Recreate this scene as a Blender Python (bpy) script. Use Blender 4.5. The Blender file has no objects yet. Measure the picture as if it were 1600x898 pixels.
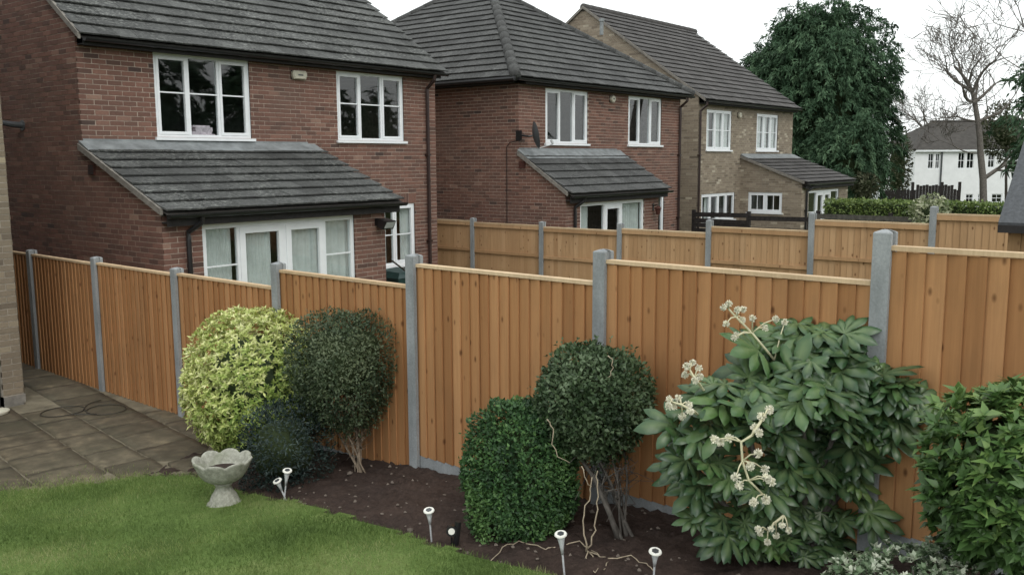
import bpy, math, random
import numpy as np
from mathutils import Matrix, Vector, noise as mnoise
random.seed(7); RNG = np.random.default_rng(11)
SC = bpy.context.scene
COL = SC.collection

# ------------------------------------------------------------------ camera
F = 1430.28; PITCH = .137935; ROLL = -.005351; YAW = .676755; H = 2.9     # solved from the photo's vanishing points
cp, sp, cr, sr, cy, sy = math.cos(PITCH), math.sin(PITCH), math.cos(ROLL), math.sin(ROLL), math.cos(YAW), math.sin(YAW)
FW = np.array([cp*cy, cp*sy, -sp]); _rt = np.array([sy, -cy, 0.]); _up = np.cross(_rt, FW)
RT = cr*_rt + sr*_up; UP = -sr*_rt + cr*_up
CAM = np.array([0, 0, H])
cam = bpy.data.objects.new('camera', bpy.data.cameras.new('camera')); COL.objects.link(cam)
cam.data.sensor_width = 36; cam.data.lens = F/1600*36; cam.data.clip_start = .05; cam.data.clip_end = 900
cam.matrix_world = Matrix(((RT[0], UP[0], -FW[0], 0), (RT[1], UP[1], -FW[1], 0), (RT[2], UP[2], -FW[2], H), (0, 0, 0, 1)))
SC.camera = cam

# ------------------------------------------------------------------ overcast sky, weak soft sun, exposure
W = bpy.data.worlds.new('World'); SC.world = W; W.use_nodes = True
nt = W.node_tree; nt.nodes.clear()
wo = nt.nodes.new('ShaderNodeOutputWorld'); bg = nt.nodes.new('ShaderNodeBackground')
sky = nt.nodes.new('ShaderNodeTexSky'); sky.sky_type = 'NISHITA'; sky.sun_disc = False
SUN_EL = math.radians(48); SUN_AZ = math.radians(240)      # azimuth of the sun's position, from +X counter-clockwise
sky.sun_elevation = SUN_EL; sky.sun_rotation = math.pi/2 - SUN_AZ; sky.dust_density = 4; sky.air_density = 1.2
hs = nt.nodes.new('ShaderNodeHueSaturation'); hs.inputs['Saturation'].default_value = .25
mx = nt.nodes.new('ShaderNodeMix'); mx.data_type = 'RGBA'; mx.inputs[0].default_value = .8
mx.inputs[7].default_value = (11.6, 12.1, 12.0, 1)
nt.links.new(sky.outputs[0], hs.inputs['Color']); nt.links.new(hs.outputs[0], mx.inputs[6])
nt.links.new(mx.outputs[2], bg.inputs[0]); bg.inputs[1].default_value = .11
nt.links.new(bg.outputs[0], wo.inputs[0])
sl = bpy.data.lights.new('sun', 'SUN'); sl.energy = .6; sl.angle = math.radians(25); sl.color = (1, .97, .92)
so = bpy.data.objects.new('sun', sl); COL.objects.link(so)
_sd = Vector((math.cos(SUN_EL)*math.cos(SUN_AZ), math.cos(SUN_EL)*math.sin(SUN_AZ), math.sin(SUN_EL)))
so.rotation_euler = _sd.to_track_quat('Z', 'Y').to_euler()
SC.view_settings.view_transform = 'Standard'; SC.view_settings.look = 'None'
SC.view_settings.exposure = 0.3; SC.view_settings.gamma = 1

# ------------------------------------------------------------------ pixel helpers (a pixel is only a direction)
def ray(x, y): return FW + RT*(x-800)/F - UP*(y-449)/F
def on_x(x, y, X): d = ray(x, y); return CAM + d*(X/d[0])
def on_y(x, y, Y): d = ray(x, y); return CAM + d*(Y/d[1])
def at(x, y, D): return CAM + ray(x, y)*D
def depth(p): return float((np.array(p)-CAM) @ FW)
def proj(p):
    d = np.array(p, float)-CAM; z = d @ FW
    return 800+F*(d @ RT)/z, 449-F*(d @ UP)/z, z
def gz(x, y):
    t = 8.2-y
    g = 0 if t < -.4 else (.09*(t+.4)**2/1.6 if t < .4 else .09*t)
    g = min(g, 1.05)
    s = min(max((x-36)/22, 0), 1); s = s*s*(3-2*s)
    return g*(1-s) - 2.0*s

# ------------------------------------------------------------------ materials
MATS = {}
class NT:
    def __init__(s, name):
        s.m = bpy.data.materials.new(name); s.m.use_nodes = True; s.t = s.m.node_tree; s.t.nodes.clear()
        s.out = s.t.nodes.new('ShaderNodeOutputMaterial'); s.p = s.t.nodes.new('ShaderNodeBsdfPrincipled')
        s.t.links.new(s.p.outputs[0], s.out.inputs[0])
    def n(s, k, **kw):
        nd = s.t.nodes.new(k)
        for a, b in kw.items(): setattr(nd, a, b)
        return nd
    def l(s, a, b): s.t.links.new(a, b)
    def coords(s, scale=(1, 1, 1), kind='Object'):
        tc = s.n('ShaderNodeTexCoord') if kind != 'Position' else s.n('ShaderNodeNewGeometry')
        mp = s.n('ShaderNodeMapping'); mp.inputs['Scale'].default_value = scale
        s.l(tc.outputs[kind], mp.inputs[0]); return mp.outputs[0]
    def noise(s, vec, scale, detail=4, rough=.6):
        n = s.n('ShaderNodeTexNoise'); n.inputs['Scale'].default_value = scale; n.inputs['Detail'].default_value = detail
        n.inputs['Roughness'].default_value = rough; s.l(vec, n.inputs['Vector']); return n.outputs['Fac']
    def ramp(s, fac, stops, interp='LINEAR'):
        r = s.n('ShaderNodeValToRGB'); r.color_ramp.interpolation = interp
        e = r.color_ramp.elements
        while len(e) < len(stops): e.new(.5)
        for i, (p, c) in enumerate(stops): e[i].position = p; e[i].color = (*c, 1)
        s.l(fac, r.inputs[0]); return r.outputs[0]
    def mix(s, fac, a, b, mode='MIX'):
        m = s.n('ShaderNodeMix', data_type='RGBA', blend_type=mode)
        for sock, v in ((m.inputs[0], fac), (m.inputs[6], a), (m.inputs[7], b)):
            if hasattr(v, 'is_output'): s.l(v, sock)
            elif isinstance(v, tuple): sock.default_value = (*v, 1)
            else: sock.default_value = v
        return m.outputs[2]
    def attr(s, name='rnd'):
        a = s.n('ShaderNodeAttribute', attribute_name=name); return a.outputs['Fac']
    def bump(s, h, strength=.3, dist=.01):
        b = s.n('ShaderNodeBump'); b.inputs['Strength'].default_value = strength; b.inputs['Distance'].default_value = dist
        s.l(h, b.inputs['Height']); s.l(b.outputs[0], s.p.inputs['Normal'])
    def done(s, key, color=None, rough=.8, spec=.3, metal=0):
        if color is not None:
            if isinstance(color, tuple): s.p.inputs['Base Color'].default_value = (*color, 1)
            else: s.l(color, s.p.inputs['Base Color'])
        s.p.inputs['Roughness'].default_value = rough; s.p.inputs['Specular IOR Level'].default_value = spec
        s.p.inputs['Metallic'].default_value = metal
        MATS[key] = s.m; return s.m
WH = (1, 1, 1)
def mat_brick(key, stops, stain):
    s = NT(key); v = s.coords(kind='Position')
    c = s.ramp(s.attr(), stops)
    n1 = s.noise(v, 38, 5, .7); n2 = s.noise(v, .9, 4, .6)
    c = s.mix(.4, c, s.ramp(n1, [(.3, (.55, .55, .55)), (.7, (1.25, 1.22, 1.2))]), 'MULTIPLY')
    c = s.mix(s.ramp(n2, [(.48, (0, 0, 0)), (.72, (.5, .5, .5))]), c, stain)
    s.bump(n1, .5, .006); s.done(key, c, .9, .2)
mat_brick('brick_red', [(0, (.072, .05, .045)), (.22, (.128, .074, .06)), (.6, (.18, .095, .074)), (.88, (.225, .122, .094)), (1, (.27, .168, .13))], (.15, .1, .082))
mat_brick('brick_buff', [(0, (.15, .122, .095)), (.3, (.23, .188, .142)), (.65, (.285, .237, .18)), (.82, (.335, .285, .22)), (.97, (.5, .45, .355))], (.235, .197, .155))
mat_brick('brick_cream', [(0, (.13, .105, .08)), (.35, (.19, .155, .115)), (.8, (.25, .205, .15)), (1, (.33, .28, .2))], (.17, .145, .11))
def mat_plain(key, col, rough=.6, spec=.3, var=.25, scale=9, bump=.1, metal=0):
    s = NT(key); v = s.coords(kind='Position'); n = s.noise(v, scale, 5, .65)
    c = s.mix(1.0, col, s.ramp(n, [(.3, (1-var,)*3), (.7, (1+var,)*3)]), 'MULTIPLY')
    if bump: s.bump(n, bump, .01)
    s.done(key, c, rough, spec, metal)
mat_plain('mortar_red', (.375, .305, .255), .95, .1, .3, 14)
mat_plain('mortar_buff', (.3, .265, .22), .95, .1, .3, 14)
def mat_roof(key, base, lichen):
    s = NT(key); v = s.coords(kind='Position')
    n1 = s.noise(v, 26, 6, .75); n2 = s.noise(v, 1.1, 4, .6); n3 = s.noise(s.coords((1, 1.5, 1.5), 'Position'), 15, 5, .85)
    c = s.ramp(s.attr(), [(0, tuple(a*.72 for a in base)), (.5, base), (1, tuple(a*1.35 for a in base))])
    c = s.mix(.8, c, s.ramp(n1, [(.25, (.4, .4, .4)), (.75, (1.6, 1.62, 1.6))]), 'MULTIPLY')
    patch = s.ramp(n2, [(.36, (.12, .12, .12)), (.62, (1, 1, 1))]); spots = s.ramp(n3, [(.5, (0, 0, 0)), (.64, (1, 1, 1))])
    f = s.mix(1.0, patch, spots, 'MULTIPLY')
    f2 = s.mix(1.0, f, (lichen,)*3, 'MULTIPLY')
    c = s.mix(f2, c, (.31, .32, .3))
    s.bump(n1, .6, .012); s.done(key, c, .85, .25)
mat_roof('tile_grey', (.062, .063, .062), .8)
mat_roof('tile_grey_clean', (.06, .06, .06), .4)
mat_roof('tile_brown', (.07, .065, .064), .2)
mat_plain('lead', (.2, .215, .22), .6, .4, .35, 5, .15)
mat_plain('verge_mortar', (.2, .185, .165), .9, .2, .3, 12)
mat_plain('black_plastic', (.012, .012, .013), .35, .5, .3, 6, 0)
mat_plain('brown_plastic', (.03, .016, .014), .35, .5, .3, 6, 0)
mat_plain('dark_timber', (.022, .02, .02), .7, .3, .4, 12)
mat_plain('white_upvc', (.78, .8, .82), .35, .5, .05, 4, 0)
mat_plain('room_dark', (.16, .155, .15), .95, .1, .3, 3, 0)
mat_plain('curtain', (.74, .74, .72), .9, .1, .15, 4, 0)
mat_plain('silver_plastic', (.45, .46, .47), .4, .5, .15, 20, 0)
mat_plain('white_plastic', (.75, .74, .68), .45, .5, .08, 9, 0)
mat_plain('cream_plastic', (.5, .47, .38), .5, .4, .12, 20, 0)
mat_plain('dish_grey', (.07, .075, .08), .5, .4, .15, 6, 0)
mat_plain('terracotta', (.07, .028, .022), .85, .2, .3, 20)
mat_plain('bin_green', (.012, .04, .038), .45, .5, .3, 8, 0)
mat_plain('dark_wood_old', (.03, .026, .025), .85, .2, .5, 9)
mat_plain('grey_wood_old', (.085, .08, .07), .9, .2, .4, 9)
mat_plain('felt', (.085, .09, .097), .9, .2, .25, 30)
mat_plain('render_white', (.8, .81, .82), .8, .2, .06, 2)
mat_plain('dark_slate', (.06, .055, .05), .85, .2, .3, 4)
mat_plain('bark_grey', (.125, .112, .1), .9, .15, .4, 16, .4)
mat_plain('bark_pale', (.25, .2, .15), .9, .15, .35, 24, .3)
mat_plain('bark_dark', (.05, .042, .035), .9, .15, .4, 20, .3)
mat_plain('dry_stem', (.36, .3, .22), .9, .15, .3, 30, .2)
mat_plain('hose', (.03, .027, .022), .5, .4, .2, 9, 0)
mat_plain('flower_cream', (.74, .72, .6), .8, .2, .25, 40, 0)
mat_plain('flower_stem', (.56, .53, .36), .7, .2, .15, 30, 0)
mat_plain('pebble', (.15, .125, .105), .9, .2, .5, 6, .2)
mat_plain('cell', (.05, .055, .06), .2, .6, .1, 9, 0)
mat_plain('linen', (.7, .58, .63), .9, .1, .4, 14, 0)
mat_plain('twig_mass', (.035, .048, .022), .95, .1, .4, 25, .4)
# stone ornament
s = NT('stone_cast'); v = s.coords(kind='Position'); n = s.noise(v, 30, 6, .7); n2 = s.noise(v, 7, 4, .6)
c = s.ramp(n, [(.3, (.2, .2, .165)), (.7, (.42, .42, .36))]); c = s.mix(s.ramp(n2, [(.5, (0, 0, 0)), (.75, (.6, .6, .6))]), c, (.15, .17, .1))
s.bump(n, .4, .006); s.done('stone_cast', c, .9, .2)
# concrete
s = NT('concrete'); v = s.coords(kind='Position'); n = s.noise(v, 60, 5, .75); n2 = s.noise(s.coords((1, 1, .35), 'Position'), 6, 4, .6)
c = s.ramp(n2, [(.3, (.205, .218, .225)), (.7, (.33, .345, .355))])
c = s.mix(.6, c, s.ramp(n, [(.3, (.7, .7, .7)), (.7, (1.25, 1.25, 1.25))]), 'MULTIPLY')
s.bump(n, .35, .004); s.done('concrete', c, .92, .2)
# feather-edge boards
def mat_wood(key, a, b, c3, knots=True):
    s = NT(key)
    v = s.coords((60, 60, 2.2), 'Position'); g = s.noise(v, 1.0, 5, .65)
    v2 = s.coords((9, 9, 1.1), 'Position'); g2 = s.noise(v2, 1, 4, .6)
    col = s.ramp(s.attr(), [(0, a), (.5, b), (1, c3)])
    col = s.mix(.5, col, s.ramp(g, [(.28, (.75, .72, .7)), (.72, (1.12, 1.12, 1.1))]), 'MULTIPLY')
    col = s.mix(.35, col, s.ramp(g2, [(.3, (.78, .75, .72)), (.68, (1.1, 1.1, 1.1))]), 'MULTIPLY')
    g3 = s.noise(s.coords((1.6, 1.6, .8), 'Position'), 1, 5, .65); col = s.mix(s.ramp(g3, [(.5, (0, 0, 0)), (.75, (.35, .35, .35))]), col, (.16, .1, .055))
    if knots:
        vo = s.n('ShaderNodeTexVoronoi'); vo.inputs['Scale'].default_value = 1.0
        s.l(s.coords((9.3, 9.3, 5.0), 'Position'), vo.inputs['Vector'])
        col = s.mix(s.ramp(vo.outputs['Distance'], [(.06, (.85, .85, .85)), (.17, (0, 0, 0))]), col, (.11, .045, .018))
    s.bump(g, .3, .004); s.done(key, col, .8, .2)
mat_wood('fence_wood', (.33, .162, .069), (.41, .21, .092), (.49, .265, .125))
mat_wood('fence_wood_back', (.4, .24, .125), (.46, .285, .153), (.52, .335, .19))
mat_wood('cap_wood', (.55, .4, .25), (.6, .45, .29), (.65, .5, .33), False)
mat_wood('shed_wood', (.28, .17, .085), (.33, .21, .11), (.38, .25, .14))
# glass
s = NT('glass'); tr = s.n('ShaderNodeBsdfTransparent'); tr.inputs[0].default_value = (.88, .91, .91, 1)
gl = s.n('ShaderNodeBsdfGlossy'); gl.inputs['Roughness'].default_value = .02
fr = s.n('ShaderNodeFresnel'); fr.inputs[0].default_value = 1.85
gm = s.n('ShaderNodeNewGeometry'); iv = s.n('ShaderNodeMath', operation='SUBTRACT'); iv.inputs[0].default_value = 1; s.l(gm.outputs['Backfacing'], iv.inputs[1])
ml = s.n('ShaderNodeMath', operation='MULTIPLY'); s.l(fr.outputs[0], ml.inputs[0]); s.l(iv.outputs[0], ml.inputs[1])     # reflect at the outer faces only; no mirror inside the pane
ms = s.n('ShaderNodeMixShader'); s.l(ml.outputs[0], ms.inputs[0]); s.l(tr.outputs[0], ms.inputs[1]); s.l(gl.outputs[0], ms.inputs[2])
s.l(ms.outputs[0], s.out.inputs[0]); s.t.nodes.remove(s.p); MATS['glass'] = s.m
# leaves
def mat_leaf(key, stops, rough=.5, spec=.35, trans=.22):
    s = NT(key); c = s.ramp(s.attr(), stops)
    n = s.noise(s.coords(kind='Position'), 5, 3, .6)
    c = s.mix(.6, c, s.ramp(n, [(.3, (.72, .75, .75)), (.7, (1.22, 1.2, 1.15))]), 'MULTIPLY')
    s.done(key, c, rough, spec)
    t = s.n('ShaderNodeBsdfTranslucent'); s.l(c, t.inputs[0]); m = s.n('ShaderNodeMixShader'); m.inputs[0].default_value = trans
    s.l(s.p.outputs[0], m.inputs[1]); s.l(t.outputs[0], m.inputs[2]); s.l(m.outputs[0], s.out.inputs[0])
mat_leaf('leaf_gold', [(0, (.12, .2, .04)), (.3, (.28, .38, .085)), (.7, (.53, .58, .2)), (1, (.78, .77, .42))])
mat_leaf('leaf_dark', [(0, (.026, .045, .022)), (.5, (.062, .092, .045)), (1, (.14, .17, .095))])
mat_leaf('leaf_privet', [(0, (.026, .048, .022)), (.5, (.058, .098, .042)), (1, (.13, .18, .1))])
mat_leaf('leaf_box', [(0, (.022, .055, .022)), (.5, (.055, .125, .042)), (1, (.13, .24, .075))])
mat_leaf('leaf_juniper', [(0, (.01, .02, .018)), (.5, (.022, .04, .036)), (1, (.045, .07, .06))])
mat_leaf('leaf_skimmia', [(0, (.035, .07, .022)), (.5, (.08, .16, .045)), (1, (.21, .31, .095))], .4, .4)
mat_leaf('leaf_silver', [(0, (.06, .11, .05)), (.45, (.15, .21, .12)), (.7, (.42, .46, .36)), (1, (.62, .64, .54))])
mat_leaf('leaf_conifer', [(0, (.022, .05, .024)), (.5, (.05, .098, .052)), (1, (.11, .18, .1))], .7, .2, .15)
mat_leaf('leaf_hedge', [(0, (.06, .1, .025)), (.5, (.12, .18, .045)), (1, (.24, .3, .1))])
mat_leaf('leaf_pale', [(0, (.13, .17, .08)), (.5, (.3, .33, .2)), (1, (.5, .5, .36))])
mat_leaf('leaf_scrub', [(0, (.04, .045, .025)), (.5, (.07, .075, .045)), (1, (.11, .115, .075))], .8, .1)
mat_leaf('grass_blade', [(0, (.08, .13, .034)), (.45, (.145, .215, .06)), (.8, (.23, .29, .1)), (1, (.34, .35, .17))], .6, .2, .3)
s = NT('leaf_fatsia'); v = s.coords(kind='Object'); n = s.noise(s.coords(kind='Position'), 9, 4, .6)
oi = s.n('ShaderNodeObjectInfo')
c = s.ramp(oi.outputs['Random'], [(0, (.024, .058, .026)), (.6, (.042, .092, .038)), (.93, (.062, .13, .042)), (1, (.11, .19, .05))])
c = s.mix(.5, c, s.ramp(n, [(.3, (.7, .72, .7)), (.7, (1.25, 1.25, 1.2))]), 'MULTIPLY')
rib = s.attr('rib'); c = s.mix(s.ramp(rib, [(0, (0, 0, 0)), (1, (.55, .55, .55))]), c, (.2, .27, .12))
s.bump(n, .15, .01); s.done('leaf_fatsia', c, .34, .5)
t = s.n('ShaderNodeBsdfTranslucent'); s.l(c, t.inputs[0]); m = s.n('ShaderNodeMixShader'); m.inputs[0].default_value = .12
s.l(s.p.outputs[0], m.inputs[1]); s.l(t.outputs[0], m.inputs[2]); s.l(m.outputs[0], s.out.inputs[0])
# ground stuff
s = NT('lawn_base'); v = s.coords(kind='Position'); n = s.noise(v, 1.6, 5, .65); n2 = s.noise(v, 55, 4, .7)
c = s.ramp(n, [(.3, (.068, .108, .03)), (.55, (.12, .182, .052)), (.75, (.19, .23, .085))])
c = s.mix(.7, c, s.ramp(n2, [(.3, (.5, .5, .5)), (.7, (1.35, 1.35, 1.3))]), 'MULTIPLY'); s.bump(n2, .6, .02); s.done('lawn_base', c, .95, .1)
s = NT('soil'); v = s.coords(kind='Position'); n = s.noise(v, 24, 6, .75); n2 = s.noise(v, 2.2, 4, .6)
c = s.ramp(n, [(.25, (.028, .02, .017)), (.6, (.062, .045, .038)), (.8, (.1, .077, .064))])
c = s.mix(.6, c, s.ramp(n2, [(.3, (.7, .7, .75)), (.7, (1.25, 1.15, 1.1))]), 'MULTIPLY'); s.bump(n, .9, .02); s.done('soil', c, .95, .15)
s = NT('slab'); v = s.coords(kind='Position'); n = s.noise(v, 5, 6, .7); n2 = s.noise(v, 1.2, 4, .6); n3 = s.noise(v, 40, 4, .7)
c = s.ramp(s.attr(), [(0, (.082, .066, .044)), (.5, (.11, .09, .06)), (1, (.135, .114, .078))])
c = s.mix(.85, c, s.ramp(n, [(.3, (.45, .43, .4)), (.52, (1, 1, 1)), (.72, (1.9, 1.85, 1.75))]), 'MULTIPLY')
c = s.mix(s.ramp(n2, [(.42, (0, 0, 0)), (.66, (.75, .75, .75))]), c, (.06, .055, .035)); s.bump(n, .5, .012); s.done('slab', c, .8, .35)
mat_plain('slab_joint', (.165, .145, .105), .95, .1, .45, 4, .2)
s = NT('ground_mix'); v = s.coords(kind='Position'); n = s.noise(v, .7, 5, .7)
c = s.ramp(n, [(.35, (.05, .075, .022)), (.65, (.085, .1, .04))]); s.done('ground_mix', c, .95, .1)

# ------------------------------------------------------------------ mesh helpers
def mk(name, me, mat, parent=None, loc=(0, 0, 0)):
    o = bpy.data.objects.new(name, me); COL.objects.link(o)
    if mat and not me.materials: me.materials.append(MATS[mat])
    o.location = loc
    if parent is not None: attach(o, parent)
    return o
def world_loc(o):
    v = Vector((0, 0, 0)); p = o
    M = Matrix.Identity(4); chain = []
    while p: chain.append(p); p = p.parent
    for q in reversed(chain): M = M @ q.matrix_parent_inverse @ q.matrix_basis
    return M
def attach(o, parent):
    o.parent = parent; o.matrix_parent_inverse = world_loc(parent).inverted()
def tag(o, label=None, cat=None, group=None, kind=None):
    if label: o['label'] = label
    if cat: o['category'] = cat
    if group: o['group'] = group
    if kind: o['kind'] = kind
    return o
def empty(name, loc, label=None, cat=None, group=None):
    o = bpy.data.objects.new(name, None); COL.objects.link(o); o.location = loc; o.empty_display_size = .1
    return tag(o, label, cat, group)
class MB:
    def __init__(s): s.v = []; s.f = []; s.r = []
    def add(s, vs, fs, r=.5):
        b = len(s.v); s.v += [tuple(map(float, p)) for p in vs]; s.f += [tuple(i+b for i in f) for f in fs]; s.r += [r]*len(fs); return s
    def box(s, a, b, r=.5):
        x0, y0, z0 = a; x1, y1, z1 = b
        return s.add([(x0, y0, z0), (x1, y0, z0), (x1, y1, z0), (x0, y1, z0), (x0, y0, z1), (x1, y0, z1), (x1, y1, z1), (x0, y1, z1)],
                     [(0, 3, 2, 1), (4, 5, 6, 7), (0, 1, 5, 4), (1, 2, 6, 5), (2, 3, 7, 6), (3, 0, 4, 7)], r)
    def hexa(s, lo, hi, r=.5):           # 4 bottom + 4 top points
        return s.add(list(lo)+list(hi), [(0, 3, 2, 1), (4, 5, 6, 7), (0, 1, 5, 4), (1, 2, 6, 5), (2, 3, 7, 6), (3, 0, 4, 7)], r)
    def tube(s, pts, rad, n=8, r=.5, cap=True):
        pts = [np.array(p, float) for p in pts]
        if not hasattr(rad, '__len__'): rad = [rad]*len(pts)
        vs = []; t0 = None
        for i, p in enumerate(pts):
            t = pts[min(i+1, len(pts)-1)]-pts[max(i-1, 0)]; t = t/(np.linalg.norm(t)+1e-9)
            if t0 is None:
                a = np.array([0, 0, 1.]) if abs(t[2]) < .9 else np.array([1., 0, 0]); u = np.cross(t, a)
            else: u = u - t*(u @ t)
            u = u/(np.linalg.norm(u)+1e-9); w = np.cross(t, u); t0 = t
            for k in range(n):
                an = 2*math.pi*k/n; vs.append(p+rad[i]*(math.cos(an)*u+math.sin(an)*w))
        fs = [(i*n+k, i*n+(k+1) % n, (i+1)*n+(k+1) % n, (i+1)*n+k) for i in range(len(pts)-1) for k in range(n)]
        if cap: fs += [tuple(range(n-1, -1, -1)), tuple((len(pts)-1)*n+k for k in range(n))]
        return s.add(vs, fs, r)
    def lathe(s, c, prof, n=24, fn=None, r=.5):
        vs = []
        for (rr, z) in prof:
            for k in range(n):
                a = 2*math.pi*k/n; q, dz = fn(rr, z, a) if fn else (rr, 0)
                vs.append((c[0]+q*math.cos(a), c[1]+q*math.sin(a), c[2]+z+dz))
        fs = [(i*n+k, i*n+(k+1) % n, (i+1)*n+(k+1) % n, (i+1)*n+k) for i in range(len(prof)-1) for k in range(n)]
        return s.add(vs, fs, r)
    def mesh(s, name, mat, smooth=False):
        me = bpy.data.meshes.new(name); me.from_pydata(s.v, [], s.f); me.materials.append(MATS[mat])
        a = me.attributes.new('rnd', 'FLOAT', 'FACE'); a.data.foreach_set('value', s.r)
        if smooth: me.polygons.foreach_set('use_smooth', [True]*len(me.polygons))
        me.update(); return me
    def build(s, name, mat, parent=None, smooth=False): return mk(name, s.mesh(name, mat, smooth), mat, parent)
def np_mesh(name, V, Fc, rnd, mat, smooth=False):
    V = np.asarray(V, np.float32); Fc = np.asarray(Fc, np.int32); m, k = Fc.shape
    me = bpy.data.meshes.new(name); me.vertices.add(len(V)); me.vertices.foreach_set('co', V.ravel())
    me.loops.add(m*k); me.loops.foreach_set('vertex_index', Fc.ravel()); me.polygons.add(m)
    me.polygons.foreach_set('loop_start', np.arange(0, m*k, k, dtype=np.int32)); me.polygons.foreach_set('loop_total', np.full(m, k, np.int32))
    a = me.attributes.new('rnd', 'FLOAT', 'FACE'); a.data.foreach_set('value', np.asarray(rnd, np.float32))
    if smooth: me.polygons.foreach_set('use_smooth', np.ones(m, bool))
    me.materials.append(MATS[mat]); me.update(calc_edges=True); me.validate(); return me
def norm(a): return a/(np.linalg.norm(a, axis=-1, keepdims=True)+1e-9)
def leaves(C, D, N, L, Wd, fold=.15, droop=.12):
    """folded leaves of four triangles: base, two shoulders, tip, mid rib"""
    D = norm(D); N = norm(N - D*(N*D).sum(1, keepdims=True)); S = np.cross(D, N)
    L = L[:, None]; Wd = Wd[:, None]; n = len(C)
    base = C; mid = C+D*L*.5; lf = C+D*L*.42+S*Wd*.5+N*Wd*fold; rg = C+D*L*.42-S*Wd*.5+N*Wd*fold; tip = C+D*L-N*L*droop
    V = np.stack([base, lf, tip, rg, mid], 1).reshape(-1, 3)
    b = (np.arange(n)*5)[:, None]
    Fc = np.concatenate([b+[[0, 4, 1]], b+[[1, 4, 2]], b+[[0, 3, 4]], b+[[3, 2, 4]]], 1).reshape(-1, 3)
    return V, Fc
def merge(parts):
    Vs, Fs, Rs, o = [], [], [], 0
    for V, Fc, R in parts: Vs.append(V); Fs.append(Fc+o); Rs.append(R); o += len(V)
    return np.concatenate(Vs), np.concatenate(Fs), np.concatenate(Rs)
def rand_dirs(n): return norm(RNG.normal(size=(n, 3)))
def super_r(d, p):
    return 1/((np.abs(d)**p).sum(1)**(1/p))
def lumps(d, k=14, amp=.12, sharp=7, seed=0):
    g = np.random.default_rng(seed); c = norm(g.normal(size=(k, 3))); a = g.uniform(-amp*.6, amp, k)
    return 1+(np.exp(sharp*((d @ c.T)-1))*a).sum(1)
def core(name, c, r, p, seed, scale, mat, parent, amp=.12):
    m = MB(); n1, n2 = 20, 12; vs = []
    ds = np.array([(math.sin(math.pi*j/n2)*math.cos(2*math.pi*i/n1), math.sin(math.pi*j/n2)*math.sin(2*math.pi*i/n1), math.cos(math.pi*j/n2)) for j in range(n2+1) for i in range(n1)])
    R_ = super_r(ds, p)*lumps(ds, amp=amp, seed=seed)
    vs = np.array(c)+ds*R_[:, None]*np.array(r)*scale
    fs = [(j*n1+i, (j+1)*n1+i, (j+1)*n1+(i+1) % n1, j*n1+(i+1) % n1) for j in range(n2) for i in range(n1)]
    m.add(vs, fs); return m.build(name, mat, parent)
def clipped_bush(parent, c, r, p, n, leaf, mat, seed, amp=.12, rmin=.74, name='foliage', cut=None, coremat='twig_mass', rndfun=None, up=.25, corescale=.78, fine=160, taper=0., shoots=0):
    """a shrub's crown: small leaves through the outer layer of a lumpy volume round a mass of twigs"""
    c = np.array(c); r = np.array(r)
    d = rand_dirs(n); rr = super_r(d, p)*lumps(d, amp=amp, seed=seed)*lumps(d, fine, .09, 90, seed+1)
    f = rmin+(1.03-rmin)*RNG.random(n)**.45
    P = c+d*(rr*f)[:, None]*r
    tp = 1+taper*np.minimum(0, (P[:, 2]-c[2])/r[2]); P[:, :2] = c[:2]+(P[:, :2]-c[:2])*tp[:, None]
    out = norm(d/r)
    D = norm(out*.75+rand_dirs(n)*.9+np.array([0, 0, up])); N = norm(out+rand_dirs(n)*.7+np.array([0, 0, .5]))
    if cut is not None:
        k = cut(P, d); P, D, N, d = P[k], D[k], N[k], d[k]
    L = leaf[0]*RNG.uniform(.65, 1.25, len(P)); V, Fc = leaves(P, D, N, L, L*leaf[1])
    cl = np.random.default_rng(seed+5); cd_ = norm(cl.normal(size=(60, 3))); ca_ = cl.normal(0, .2, 60); tone = ca_[np.argmax(d @ cd_.T, 1)]
    rn = RNG.normal(.45, .2, len(P))+tone if rndfun is None else rndfun(P, d)
    o = mk(name, np_mesh(name, V, Fc, np.repeat(np.clip(rn, 0, 1), 4), mat), mat, parent)
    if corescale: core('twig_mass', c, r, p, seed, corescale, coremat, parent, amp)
    if shoots:                                   # stray shoots that have outgrown the clipping
        ds = rand_dirs(shoots); ds[:, 2] = abs(ds[:, 2])*1.2-.35; ds = norm(ds); R0 = super_r(ds, p)*lumps(ds, amp=amp, seed=seed)*.96; k6 = 6
        P0 = c+ds*R0[:, None]*r; tp = 1+taper*np.minimum(0, (P0[:, 2]-c[2])/r[2]); P0[:, :2] = c[:2]+(P0[:, :2]-c[:2])*tp[:, None]
        ax = norm(ds+rand_dirs(shoots)*.5+np.array([0, 0, .5])); ln = RNG.uniform(.03, .11, shoots)
        idx = np.repeat(np.arange(shoots), k6); t = np.tile(np.linspace(.2, 1, k6), shoots)
        P1 = P0[idx]+ax[idx]*(ln[idx]*t)[:, None]; L = leaf[0]*RNG.uniform(.7, 1.2, len(idx)); V, Fc = leaves(P1, norm(ax[idx]*.5+rand_dirs(len(idx))), norm(rand_dirs(len(idx))+np.array([0, 0, .6])), L, L*leaf[1])
        mk('stray_shoots', np_mesh('stray_shoots', V, Fc, np.repeat(RNG.uniform(.4, 1, len(idx)), 4), mat), mat, parent)['kind'] = 'stuff'
    return o

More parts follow.
